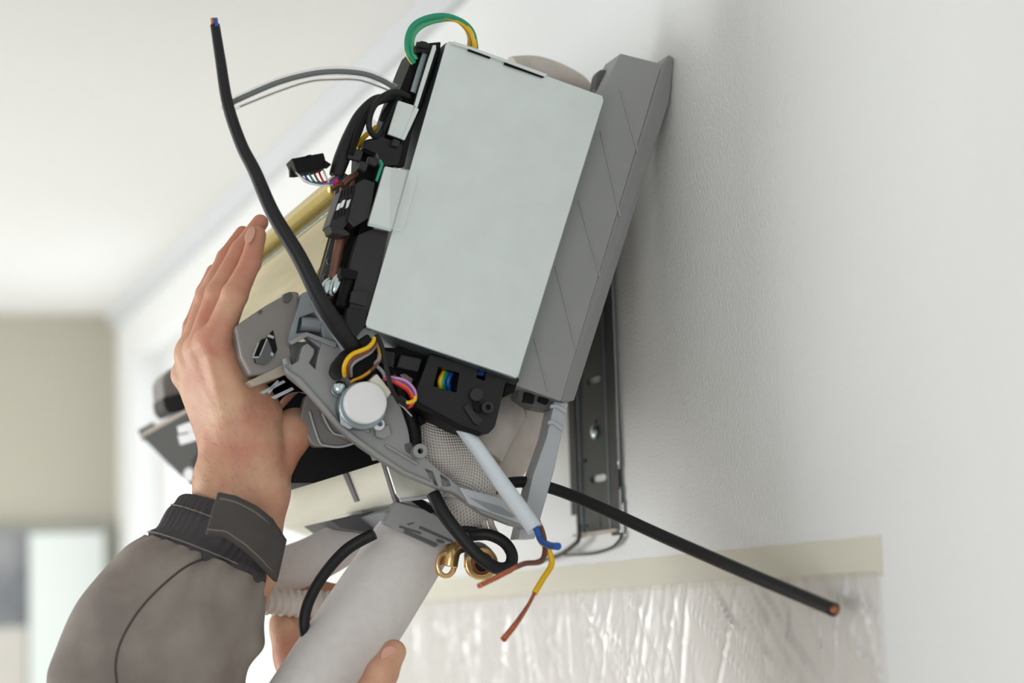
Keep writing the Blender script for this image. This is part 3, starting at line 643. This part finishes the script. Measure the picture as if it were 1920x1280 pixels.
# white installation cable with stripped cores
wcab = tube('white_cable', [(862, 795, -.012), (893, 838, -.016), (935, 898, -.024), (970, 946, -.032), (1003, 992, -.040)], [13, 14, 15, 15.5, 16], WHC, a, n=20)
tube('blue_core', [(996, 975, -.040), (1006, 992, -.044), (1014, 1012, -.05), (1030, 1022, -.07), (1046, 1024, -.09)], [6, 6, 6, 6.5, 7], BLU, a, n=12)
tube('brown_core', [(1008, 976, -.036), (1018, 1000, -.04), (1022, 1030, -.05), (1014, 1052, -.06), (985, 1056, -.075), (965, 1064, -.08)], 5, BRN, a, n=12)
tube('copper_strand', [(968, 1063, -.08), (935, 1080, -.09), (898, 1098, -.1)], [4, 5, 5], COPB, a, n=10)
ew = tube('earth_core', [(1014, 1014, -.046), (1030, 1035, -.05), (1034, 1058, -.05), (1018, 1085, -.055), (1002, 1112, -.06)], 5.5, [YEL, GRN], a, n=14, stripe=7)
tube('copper_strand', [(1003, 1110, -.06), (990, 1135, -.07), (968, 1168, -.09), (944, 1198, -.1)], [3, 3.5, 5, 6], COPB, a, n=10)
# black cable loop and long black cable at right
tube('looped_cable', [(812, 925, .012), (830, 960, .006), (860, 1000, 0), (895, 1040, -.004), (930, 1064, -.004), (954, 1062, 0), (960, 1040, .004), (945, 1016, .01), (915, 1002, .016), (880, 1004, .02)], [13, 13, 12, 12, 12, 12, 11, 11, 11, 11], RUB, a, n=18)
lc = tube('connection_cable', [(900, 940, .05), (935, 912, .04), (965, 904, .03), (1000, 906, .02), (1060, 924, 0), (1140, 958, -.04), (1240, 1004, -.09), (1400, 1074, -.18), (1500, 1116, -.23), (1564, 1143, -.27)], [11, 11, 11, 11, 11, 11.3, 11.5, 11.5, 11.5, 11.5], RUB, a, n=18)
tube('cable_core', [(1558, 1140, -.268), (1567, 1144, -.275), (1570, 1146, -.277)], [7, 7, 4], COPPER, lc, n=12)
tube('thin_cable', [(702, 1000, .04), (650, 1030, .05), (605, 1080, .05), (578, 1130, .05), (570, 1170, .05), (576, 1200, .055)], [11, 11, 10.5, 10.5, 10.5, 10], RUB, a, n=16)
# brass fittings
tube('pipe_fitting', [(903, 1056, .03), (900, 1050, .055), (895, 1040, .10)], [30, 30, 26], BLACKD, a, n=28)
prism('fitting_ring', circ(904, 1056, 31, 32), .024, .006, BRASS, a, .001, holes=[circ(904, 1056, 21, 24)])
prism('fitting_bore', circ(904, 1056, 21, 24), .028, .004, COPPER, a, .0005, holes=[circ(905, 1057, 14, 20)])
tube('pipe_fitting', [(842, 1062, .05), (850, 1030, .05), (872, 1020, .06)], [16, 16, 14], BRASS, a, n=24)
prism('fitting_ring', circ(838, 1058, 20, 28, ry=26), .045, .006, BRASS, a, .001, holes=[circ(838, 1058, 12, 20, ry=17)])
tube('dark_clamp', [(855, 1000, .03), (875, 990, .03), (900, 1002, .03)], 9, BLACK2, a, n=12)
tube('coiled_lead', [(905, 960, .03), (908, 985, .03), (918, 1005, .03), (930, 1010, .03)], 6, FOAMB, a, n=10)
tube('coiled_lead', [(918, 965, .03), (922, 985, .03), (930, 1000, .03)], 6, FOAMB, a, n=10)

# large foam tube that is being held
fp = tube('insulated_drain_pipe', [(800, 985, .085), (765, 1030, .075), (725, 1092, .065), (645, 1215, .055), (560, 1345, .05), (480, 1470, .05)], [72, 76, 77, 80, 80, 80], FOAM, a, n=48, sub=10)
tube('rear_insulated_pipe', [(690, 990, .16), (640, 1020, .16), (570, 1056, .17), (480, 1085, .18), (400, 1105, .19)], [40, 44, 46, 48, 48], FOAM, a, n=32)
def ribs(L): return 1+.07*math.sin(L*2*math.pi/.0065)
tube('corrugated_drain_hose', [(440, 1122, .13), (500, 1126, .13), (570, 1132, .13), (640, 1132, .125), (720, 1120, .12)], 26, mat('drain_hose', rgb(214, 206, 198), .5), a, n=28, sub=30, rib=ribs)

# ------------------------------------------------------------------ the person: two hands, sleeve
def surface_nets(fn, lo, hi, h):
    lo = np.array(lo); n = np.ceil((np.array(hi)-lo)/h).astype(int)+1
    ax = [lo[i]+h*np.arange(n[i]) for i in range(3)]
    X, Y, Z = np.meshgrid(*ax, indexing='ij')
    f = fn(X.astype(np.float32), Y.astype(np.float32), Z.astype(np.float32))
    s = f < 0
    cnt = np.zeros(tuple(n-1)); acc = np.zeros(tuple(n-1)+(3,))
    offs = [(i, j, k) for i in (0, 1) for j in (0, 1) for k in (0, 1)]
    def sub(A, o): return A[o[0]:A.shape[0]-1+o[0], o[1]:A.shape[1]-1+o[1], o[2]:A.shape[2]-1+o[2]]
    for a_ in offs:
        for d in range(3):
            if a_[d] == 0:
                b_ = list(a_); b_[d] = 1; fa, fb = sub(f, a_), sub(f, b_); m = (fa < 0) != (fb < 0)
                t = np.where(m, fa/np.where(m, fa-fb, 1), 0)
                cnt += m
                for c in range(3): acc[..., c] += np.where(m, a_[c]+(t if c == d else 0), 0)
    act = cnt > 0; idx = -np.ones(act.shape, int); idx[act] = np.arange(act.sum())
    base = np.stack(np.nonzero(act), -1); V = (base+acc[act]/cnt[act][:, None])*h+lo
    quads = []
    for d in range(3):
        e1, e2 = (d+1) % 3, (d+2) % 3
        sl0 = [slice(None)]*3; sl1 = [slice(None)]*3; sl0[d] = slice(0, -1); sl1[d] = slice(1, None)
        A, B = s[tuple(sl0)], s[tuple(sl1)]; m = A != B
        pts = np.stack(np.nonzero(m), -1); fl = A[m]
        ok = (pts[:, e1] > 0) & (pts[:, e2] > 0) & (pts[:, e1] < act.shape[e1]) & (pts[:, e2] < act.shape[e2]); pts = pts[ok]; fl = fl[ok]
        def g(a1, a2):
            q = pts.copy(); q[:, e1] -= a1; q[:, e2] -= a2; return idx[q[:, 0], q[:, 1], q[:, 2]]
        Q = np.stack([g(0, 0), g(1, 0), g(1, 1), g(0, 1)], -1); Q[~fl] = Q[~fl][:, ::-1]; quads.append(Q)
    return V, np.concatenate(quads)
PX = .000435
def cone(X, Y, Z, A, B, ra, rb):
    a_, b_ = P(*A), P(*B); d = b_-a_; L2 = d.length_squared
    t = np.clip(((X-a_.x)*d.x+(Y-a_.y)*d.y+(Z-a_.z)*d.z)/L2, 0, 1)
    return np.sqrt((X-a_.x-t*d.x)**2+(Y-a_.y-t*d.y)**2+(Z-a_.z-t*d.z)**2)-(ra+(rb-ra)*t)*PX
def smin(a_, b_, k):
    h = np.clip(.5+.5*(b_-a_)/k, 0, 1); return b_*(1-h)+a_*h-k*h*(1-h)
def chain(X, Y, Z, pts, k=.004):
    f = None
    for (x0, y0, d0, r0), (x1, y1, d1, r1) in zip(pts[:-1], pts[1:]):
        c = cone(X, Y, Z, (x0, y0, d0), (x1, y1, d1), r0, r1); f = c if f is None else smin(f, c, k)
    return f
def ball(X, Y, Z, p, r): c = P(*p[:3]); return np.sqrt((X-c.x)**2+(Y-c.y)**2+(Z-c.z)**2)-r*PX
IDX = [(405, 640, .030, 28), (440, 553, .020, 23.5), (470, 492, .018, 19), (482, 441, .018, 17)]
MID = [(376, 650, .050, 26), (408, 550, .042, 22), (450, 470, .042, 18), (488, 417, .042, 15.5)]
RNG = [(355, 668, .068, 25), (387, 560, .064, 20.5), (424, 483, .064, 17), (455, 437, .064, 14)]
PKY = [(346, 700, .084, 22), (362, 612, .084, 18), (383, 548, .084, 15), (400, 508, .084, 13)]
def hand_left(X, Y, Z):
    fing = None
    for ch_ in (IDX, MID, RNG, PKY):
        c = chain(X, Y, Z, ch_, .003)
        c = smin(c, ball(X, Y, Z, (ch_[1][0], ch_[1][1], ch_[1][2]-.002), ch_[1][3]*1.0), .002)
        fing = c if fing is None else smin(fing, c, .0012)
    palm = None
    for (A, B, ra, rb) in (((405, 645, .032), (468, 850, .045), 29, 42), ((376, 655, .05), (450, 850, .055), 26, 42), ((355, 672, .066), (430, 855, .065), 24, 36), ((349, 704, .082), (415, 855, .07), 22, 32),
                           ((432, 670, .04), (492, 770, .05), 24, 36), ((440, 720, .05), (480, 800, .05), 34, 44)):
        c = cone(X, Y, Z, A, B, ra, rb); palm = c if palm is None else smin(palm, c, .010)
    for b_, r_ in (((352, 655, .066), 21), ((344, 705, .080), 20), ((392, 640, .036), 27)): palm = smin(palm, ball(X, Y, Z, b_, r_), .006)
    th = chain(X, Y, Z, [(495, 905, .055, 40), (545, 810, .060, 37), (556, 770, .075, 30), (600, 752, .105, 24), (635, 745, .13, 20)], .01)
    fore = smin(chain(X, Y, Z, [(425, 845, .058, 42), (420, 905, .058, 50), (395, 1050, .06, 62), (340, 1200, .06, 70)], .01),
                chain(X, Y, Z, [(482, 850, .05, 50), (485, 920, .055, 54), (460, 1050, .06, 62), (400, 1200, .06, 70)], .01), .02)
    fore = smin(fore, ball(X, Y, Z, (405, 888, .05), 34), .012)
    b = smin(palm, fore, .014)
    b = smin(b, th, .0045)
    f = smin(fing, b, .006)
    f = f + .00022*np.sin(X*900+Z*500)*np.sin(Z*1300+Y*300)*0
    # skin folds over the finger joints and the wrist
    for ch_ in (IDX, MID, RNG, PKY):
        for j in (1, 2):
            c = P(*ch_[j][:3]); t = (P(*ch_[j+1][:3])-P(*ch_[j-1][:3])).normalized()
            dd = (X-c.x)*t.x+(Y-c.y)*t.y+(Z-c.z)*t.z; rr = (X-c.x)**2+(Y-c.y)**2+(Z-c.z)**2
            f = f+.00035*np.cos(dd*2*math.pi/.0026)*np.exp(-(dd/.0035)**2)*np.exp(-rr/(2*.014**2))
    for (A, B, am) in (((400, 660, .0), (455, 850, .0), .0011), ((372, 675, .02), (438, 850, .02), .0011), ((352, 700, .04), (425, 850, .03), .0009)):
        a_, b_ = P(*A), P(*B); d = b_-a_; t = np.clip(((X-a_.x)*d.x+(Z-a_.z)*d.z)/(d.x**2+d.z**2), 0, 1)
        q = np.sqrt((X-a_.x-t*d.x)**2+(Z-a_.z-t*d.z)**2); f = f-am*np.exp(-(q/.0035)**2)*np.clip(np.minimum(t, 1-t)*5, 0, 1)
    return f
def hand_right(X, Y, Z):
    th = chain(X, Y, Z, [(738, 1222, -.012, 23), (716, 1262, -.014, 27), (672, 1335, -.005, 32), (620, 1430, .02, 42)], .006)
    f1 = chain(X, Y, Z, [(532, 1182, .135, 28), (548, 1230, .13, 34), (575, 1330, .12, 44), (600, 1430, .08, 55)], .006)
    f2 = chain(X, Y, Z, [(528, 1168, .14, 24), (575, 1172, .15, 24), (630, 1180, .15, 22), (680, 1185, .14, 18)], .006)
    f3 = chain(X, Y, Z, [(560, 1120, .175, 20), (600, 1108, .175, 20), (640, 1112, .165, 18)], .004)
    f4 = chain(X, Y, Z, [(560, 1120, .175, 20), (545, 1200, .165, 26), (580, 1330, .13, 40)], .008)
    f5 = chain(X, Y, Z, [(560, 1240, .15, 26), (630, 1245, .16, 24), (690, 1255, .14, 18)], .004)
    pl = chain(X, Y, Z, [(600, 1400, .12, 60), (600, 1480, .06, 66), (560, 1680, .02, 70)], .02)
    f = smin(smin(f1, f2, .003), smin(smin(f3, f5, .002), f4, .004), .003)
    return smin(smin(f, pl, .015), th, .012)
def bounds(pts, pad):
    ps = [P(*p) for p in pts]; return [min(p[i] for p in ps)-pad for i in range(3)], [max(p[i] for p in ps)+pad for i in range(3)]
lo, hi = bounds([(300, 380, .0), (700, 1180, .14), (330, 1180, .12), (660, 700, -.03)], .03)
hi[1] = .16; lo[1] = -.03
V1, Q1 = surface_nets(hand_left, lo, hi, .00125)
lo, hi = bounds([(500, 1080, .19), (790, 1600, -.03), (480, 1600, .19)], .03)
V2, Q2 = surface_nets(hand_right, lo, hi, .0018)
def skinmat():
    m = mat('skin', rgb(206, 158, 132), .48, spec=.35, sss=.12); nt = m.node_tree; b = nt.nodes['Principled BSDF']
    tc = nt.nodes.new('ShaderNodeTexCoord')
    def nz(s, d=3):
        n = nt.nodes.new('ShaderNodeTexNoise'); n.inputs['Scale'].default_value = s; n.inputs['Detail'].default_value = d; nt.links.new(tc.outputs['Object'], n.inputs['Vector']); return n
    r1 = nt.nodes.new('ShaderNodeValToRGB'); e = r1.color_ramp.elements
    e[0].position = .3; e[0].color = rgb(198, 136, 112); e[1].position = .72; e[1].color = rgb(220, 178, 146)
    e2 = e.new(.5); e2.color = rgb(208, 158, 130)
    nt.links.new(nz(28).outputs['Fac'], r1.inputs[0])
    # redder finger tips: fades up the height of the hand
    sp = nt.nodes.new('ShaderNodeSeparateXYZ'); nt.links.new(tc.outputs['Object'], sp.inputs[0])
    mr = nt.nodes.new('ShaderNodeMapRange'); mr.inputs[1].default_value = P(400, 640, .03).z; mr.inputs[2].default_value = P(480, 410, .03).z
    nt.links.new(sp.outputs[2], mr.inputs[0])
    mx = nt.nodes.new('ShaderNodeMixRGB'); mx.inputs['Color2'].default_value = rgb(190, 118, 98)
    ml = nt.nodes.new('ShaderNodeMath'); ml.operation = 'MULTIPLY'; ml.inputs[1].default_value = .6; nt.links.new(mr.outputs[0], ml.inputs[0]); nt.links.new(ml.outputs[0], mx.inputs['Fac'])
    nt.links.new(r1.outputs[0], mx.inputs['Color1']); nt.links.new(mx.outputs[0], b.inputs['Base Color'])
    bp = nt.nodes.new('ShaderNodeBump'); bp.inputs['Strength'].default_value = .5; bp.inputs['Distance'].default_value = .0006
    n3 = nz(420, 5); nt.links.new(n3.outputs['Fac'], bp.inputs['Height'])
    bp2 = nt.nodes.new('ShaderNodeBump'); bp2.inputs['Strength'].default_value = .5; bp2.inputs['Distance'].default_value = .002
    n4 = nz(70, 3); nt.links.new(n4.outputs['Fac'], bp2.inputs['Height']); nt.links.new(bp2.outputs[0], bp.inputs['Normal'])
    nt.links.new(bp.outputs[0], b.inputs['Normal'])
    return m
SKIN = skinmat(); NAIL = mat('fingernail', rgb(214, 164, 142), .32)
person = empty('person'); tag(person, 'person in grey work jacket holding the unit and its pipe, only hands and sleeve showing', 'person')
CLOTH = mat('grey_work_cloth', rgb(148, 140, 131), .9, col2=rgb(128, 118, 112), nscale=22, bump=.3, bscale=900, bdist=.0004)
def CLOTH_(): return CLOTH
bm = bmesh.new()
nv1 = len(V1)
vv = [bm.verts.new(v) for v in np.concatenate([V1, V2]).tolist()]
for q in np.concatenate([Q1, Q2+nv1]).tolist():
    try: bm.faces.new([vv[i] for i in q])
    except ValueError: pass
def open_loop(vs):
    """longest open border among these vertices, in order"""
    es = {e for v in vs for e in v.link_edges if e.is_boundary}; best = []
    while es:
        e = es.pop(); L = [e.verts[0], e.verts[1]]
        while True:
            nx = [x for x in L[-1].link_edges if x in es]
            if not nx: break
            es.discard(nx[0]); L.append(nx[0].other_vert(L[-1]))
        if len(L) > len(best): best = L
    return best[:-1] if best and best[0] is best[-1] else best
def resample(L, n):
    pts = [v.co.copy() for v in L]; N = len(pts); c = sum(pts, Vector())/N
    k0 = max(range(N), key=lambda i: pts[i].x); pts = pts[k0:]+pts[:k0]
    if (pts[0]-c).cross(pts[N//4]-c).z < 0: pts = [pts[0]]+pts[:0:-1]
    return c, pts
lp1 = open_loop(vv[:nv1]); lp2 = open_loop(vv[nv1:])
def arm(L, path, radii, n):
    """carry an open arm end on along a path, out of the picture"""
    prev = L; c0 = sum((v.co for v in L), Vector())/len(L); rad = [(v.co-c0) for v in L]
    for k, (p, r) in enumerate(zip(path, radii)):
        if k < len(path)-1: t = (path[k+1]-(path[k-1] if k else c0)).normalized()
        else: t = (p-path[k-1]).normalized()
        t0 = Vector((0, 0, -1)); qn = t0.rotation_difference(t)
        ring = [bm.verts.new(p+(qn @ (v.normalized()*r))) for v in rad]
        for i in range(len(L)):
            try: bm.faces.new((prev[i], prev[(i+1) % len(L)], ring[(i+1) % len(L)], ring[i]))
            except ValueError: pass
        prev = ring
    return prev
c1 = sum((v.co for v in lp1), Vector())/len(lp1); c2 = sum((v.co for v in lp2), Vector())/len(lp2)
sh1 = Vector((c1.x-.22, c1.y-.02, c1.z-.42)); sh2 = Vector((c2.x-.02, c2.y+.10, c2.z-.40)); mid_ = (sh1+sh2)/2+Vector((0, 0, .03))
e1_ = arm(lp1, [c1.lerp(sh1, .25), c1.lerp(sh1, .55), sh1+Vector((0, 0, .05)), sh1.lerp(mid_, .4), mid_+Vector((-.01, 0, 0))], [.040, .046, .050, .07, .09], 0)
e2_ = arm(lp2, [c2.lerp(sh2, .25), c2.lerp(sh2, .55), sh2+Vector((0, 0, .05)), sh2.lerp(mid_, .4), mid_+Vector((.01, 0, 0))], [.040, .046, .050, .07, .09], 0)
def ring_edges(r): return [e for v in r for e in v.link_edges if e.is_boundary]
try: bmesh.ops.bridge_loops(bm, edges=list(set(ring_edges(e1_)+ring_edges(e2_))))
except Exception as ex: print('bridge', ex)
bmesh.ops.delete(bm, geom=[v for v in bm.verts if not v.link_faces], context='VERTS')
bmesh.ops.recalc_face_normals(bm, faces=bm.faces)
jp = [c1, c1.lerp(sh1, .3), c1.lerp(sh1, .7), sh1+Vector((0, 0, .03)), sh1.lerp(mid_, .5), mid_, sh2.lerp(mid_, .5), sh2+Vector((0, 0, .03)), c2.lerp(sh2, .7), c2.lerp(sh2, .3), c2]
tube3('jacket', jp[:-1], [.045, .055, .066, .078, .10, .115, .10, .08, .068, .062], CLOTH_(), person, n=32)
me = bpy.data.meshes.new('body'); bm.to_mesh(me); bm.free()
body = link('body', me, SKIN, person, True)
sm = body.modifiers.new('smooth', 'SMOOTH'); sm.factor = .5; sm.iterations = 2
def nail(px, py, y, ax, n_, L, w_):
    o = ell('fingernail', P(px, py, y), (L*PX, w_*PX, .0008), P(*ax[1], y)-P(*ax[0], y), NAIL, person, up=n_); return o
nail(469, 440, .0110, ((462, 460), (476, 420)), (-.55, -.8, .1), 17, 9)
nail(731, 1228, -.0216, ((724, 1240), (736, 1215)), (0.1, -.98, .1), 17, 16)

# sleeve: lofted rings with cloth folds
def loft(rings, nu, disp, nring=10, ratio=.75):
    """rings: (Lx, Ly, Rx, Ry, depth); returns function and grid"""
    C = []
    for (lx, ly, rx, ry, d) in rings: C.append((P(lx, ly, d), P(rx, ry, d)))
    Ls = tree_pts([c[0] for c in C], nring); Rs = tree_pts([c[1] for c in C], nring)
    n = len(Ls); G = []
    for i in range(n):
        c = (Ls[i]+Rs[i])/2; ax = (Rs[i]-Ls[i])/2; am = ax.length; dep = Vector((0, 1, 0)); row = []
        dep = (dep-ax*(dep.dot(ax)/am**2)).normalized()
        for k in range(nu):
            th = 2*math.pi*k/nu; nn = (ax/am*math.cos(th)+dep*math.sin(th))
            p = c+ax*math.cos(th)+dep*math.sin(th)*am*ratio
            row.append(p+nn*disp(i/(n-1), th))
        G.append(row)
    return G
def grid_obj(name, G, m, parent, thick=0, closed=True):
    nu = len(G[0]); vs = [p for r in G for p in r]; fs = []
    for i in range(len(G)-1):
        for k in range(nu if closed else nu-1):
            k2 = (k+1) % nu; fs.append((i*nu+k, (i+1)*nu+k, (i+1)*nu+k2, i*nu+k2))
    me = bpy.data.meshes.new(name); me.from_pydata([tuple(v) for v in vs], [], fs); o = link(name, me, m, parent, True)
    if thick:
        s = o.modifiers.new('solid', 'SOLIDIFY'); s.thickness = thick; s.offset = -1
    return o
CUFF = mat('dark_cuff_cloth', rgb(74, 70, 72), .9, noise=.15, nscale=60, bump=.3, bscale=900, bdist=.0003)
TABM = mat('dark_tab_cloth', rgb(80, 76, 74), .9, noise=.12, nscale=40, bump=.3, bscale=900, bdist=.0003)
THREAD = mat('pale_thread', rgb(150, 142, 132), .9)
rs = np.random.RandomState(3)
fold = [(rs.uniform(0, 2*math.pi), rs.uniform(.05, .9), rs.uniform(.3, .7), rs.uniform(.08, .22), rs.uniform(-1.5, 1.5), rs.uniform(-.006, .006)) for _ in range(26)]
def dsl(t, th):
    d = 0
    for a0, t0, wa, wt, sk, am in fold:
        da = (th-a0-sk*(t-t0)+math.pi) % (2*math.pi)-math.pi; d += min(1, t/.12)*.95*am*math.exp(-(da/wa)**2-((t-t0)/wt)**2)
    # gathers running down from the cuff, and a deep central fold
    d += .0022*math.sin(th*17+2*math.sin(th*3))*math.exp(-t/.10)
    da = (th-(4.55+.35*t)+math.pi) % (2*math.pi)-math.pi
    d += -.006*math.exp(-(da/.10)**2)*math.exp(-(t/.35)**2)+.004*math.exp(-((da-.28)/.22)**2)*math.exp(-(t/.3)**2)
    return d
sl_r = [(276, 1003, 499, 1098, .055), (240, 1022, 495, 1128, .055), (205, 1062, 491, 1168, .055), (148, 1136, 484, 1215, .055), (115, 1215, 474, 1262, .055), (108, 1285, 478, 1318, .055), (118, 1400, 500, 1440, .055), (140, 1560, 520, 1590, .055)]
GS = loft(sl_r, 120, dsl)
slv = grid_obj('sleeve', GS, CLOTH, person, .0015)
def dcf(t, th):
    bulge = .0022*abs(math.sin(t*math.pi*3.0))
    return bulge*(1-t)+(1-t*.75)*.0014*math.sin(th*38+3*math.sin(th*5)+1.5*math.sin(t*9))*(1 if math.pi*.95 < th % (2*math.pi) < math.pi*1.62 else .35)
cf_r = [(352, 926, 519, 985, .055), (340, 934, 524, 1005, .055), (322, 950, 518, 1035, .055), (300, 985, 508, 1070, .055), (280, 1000, 502, 1094, .055), (296, 1034, 486, 1122, .055)]
GC = loft(cf_r, 260, dcf)
grid_obj('elastic_cuff', GC, CUFF, person, .002)
# stitched lines round the cuff
for fr_ in (.38, .78):
    i = int(fr_*(len(GC)-1)); row = [GC[i][k]+(GC[i][k]-(GC[i][0]+GC[i][130])/2).normalized()*.0008 for k in range(128, 212, 3)]
    tube3('stitching', row, .00045, THREAD, person, n=6, sub=2)
# buttoned tab over the cuff
def tab_grid():
    G = []; top = [(408, 924), (440, 930), (478, 948), (508, 972), (534, 1012)]; bot = [(386, 1002), (420, 1006), (455, 1030), (485, 1058), (516, 1090)]
    for j in range(9):
        v = j/8; row = []
        for i in range(25):
            u = i/24*4; k = min(int(u), 3); t = u-k
            tx = top[k][0]+(top[k+1][0]-top[k][0])*t; ty = top[k][1]+(top[k+1][1]-top[k][1])*t
            bx = bot[k][0]+(bot[k+1][0]-bot[k][0])*t; by = bot[k][1]+(bot[k+1][1]-bot[k][1])*t
            x = tx+(bx-tx)*v; y = ty+(by-ty)*v; uu = i/24
            dep = -.019+.052*uu**2.2-.004*math.sin(math.pi*v)-.002*v
            row.append(P(x, y, dep))
        G.append(row)
    return G
TG = tab_grid(); tabo = grid_obj('cuff_tab', TG, TABM, person, .0035, closed=False)
sd = tabo.modifiers['solid']; sd.offset = 0
up_ = Vector((0, -.0022, 0))
tube3('stitching', [TG[1][i]+up_ for i in range(1, 25, 3)], .0004, THREAD, person, n=6, sub=4)
tube3('stitching', [TG[7][i]+up_ for i in range(0, 25, 3)], .0004, THREAD, person, n=6, sub=4)
# sleeve seam following the cloth surface
seam = []
for i in range(2, len(GS)-8, 3):
    t = i/(len(GS)-1); kf = (4.62-.25*math.sin(t*3.2)-.35*t)/(2*math.pi)*120; k = int(kf); seam.append(GS[i][k].lerp(GS[i][k+1], kf-k)+Vector((0, -.0002, 0)))
tube3('sleeve_seam', seam, .0009, mat('seam_dark', rgb(70, 64, 60), .9), person, n=6, sub=4)
# fine hairs on the wrist and back of the hand
bm = bmesh.new(); rs = np.random.RandomState(11)
nv = V1[rs.choice(len(V1), 9000)]
cen = P(450, 860, .06); cnt = 0
rngz = (P(400, 930, .05).z, P(400, 760, .05).z)
for v in nv:
    v = Vector(v)
    if not (rngz[0] < v.z < rngz[1]): continue
    rel = v-Vector((cen.x+(v.z-cen.z)*-.15, cen.y, v.z))
    if rel.x > .002 and rel.y > -.02: continue
    nn = rel.normalized(); d = (Vector((-.5, -.1, .75))*.7+nn*.6+Vector(rs.normal(0, .25, 3))).normalized(); L = rs.uniform(.004, .008); s_ = nn.cross(d).normalized()*.00006
    a1, b1 = bm.verts.new(v-s_), bm.verts.new(v+s_); mid = v+d*L*.6; a2, b2 = bm.verts.new(mid-s_*.7), bm.verts.new(mid+s_*.7); tp = bm.verts.new(v+d*L+Vector((0, 0, .001)))
    bm.faces.new((a1, b1, b2, a2)); bm.faces.new((a2, b2, tp)); cnt += 1
    if cnt > 420: break
hr = done(bm, 'arm_hair', mat('hair', rgb(96, 72, 56), .6), person); hr['kind'] = 'stuff'
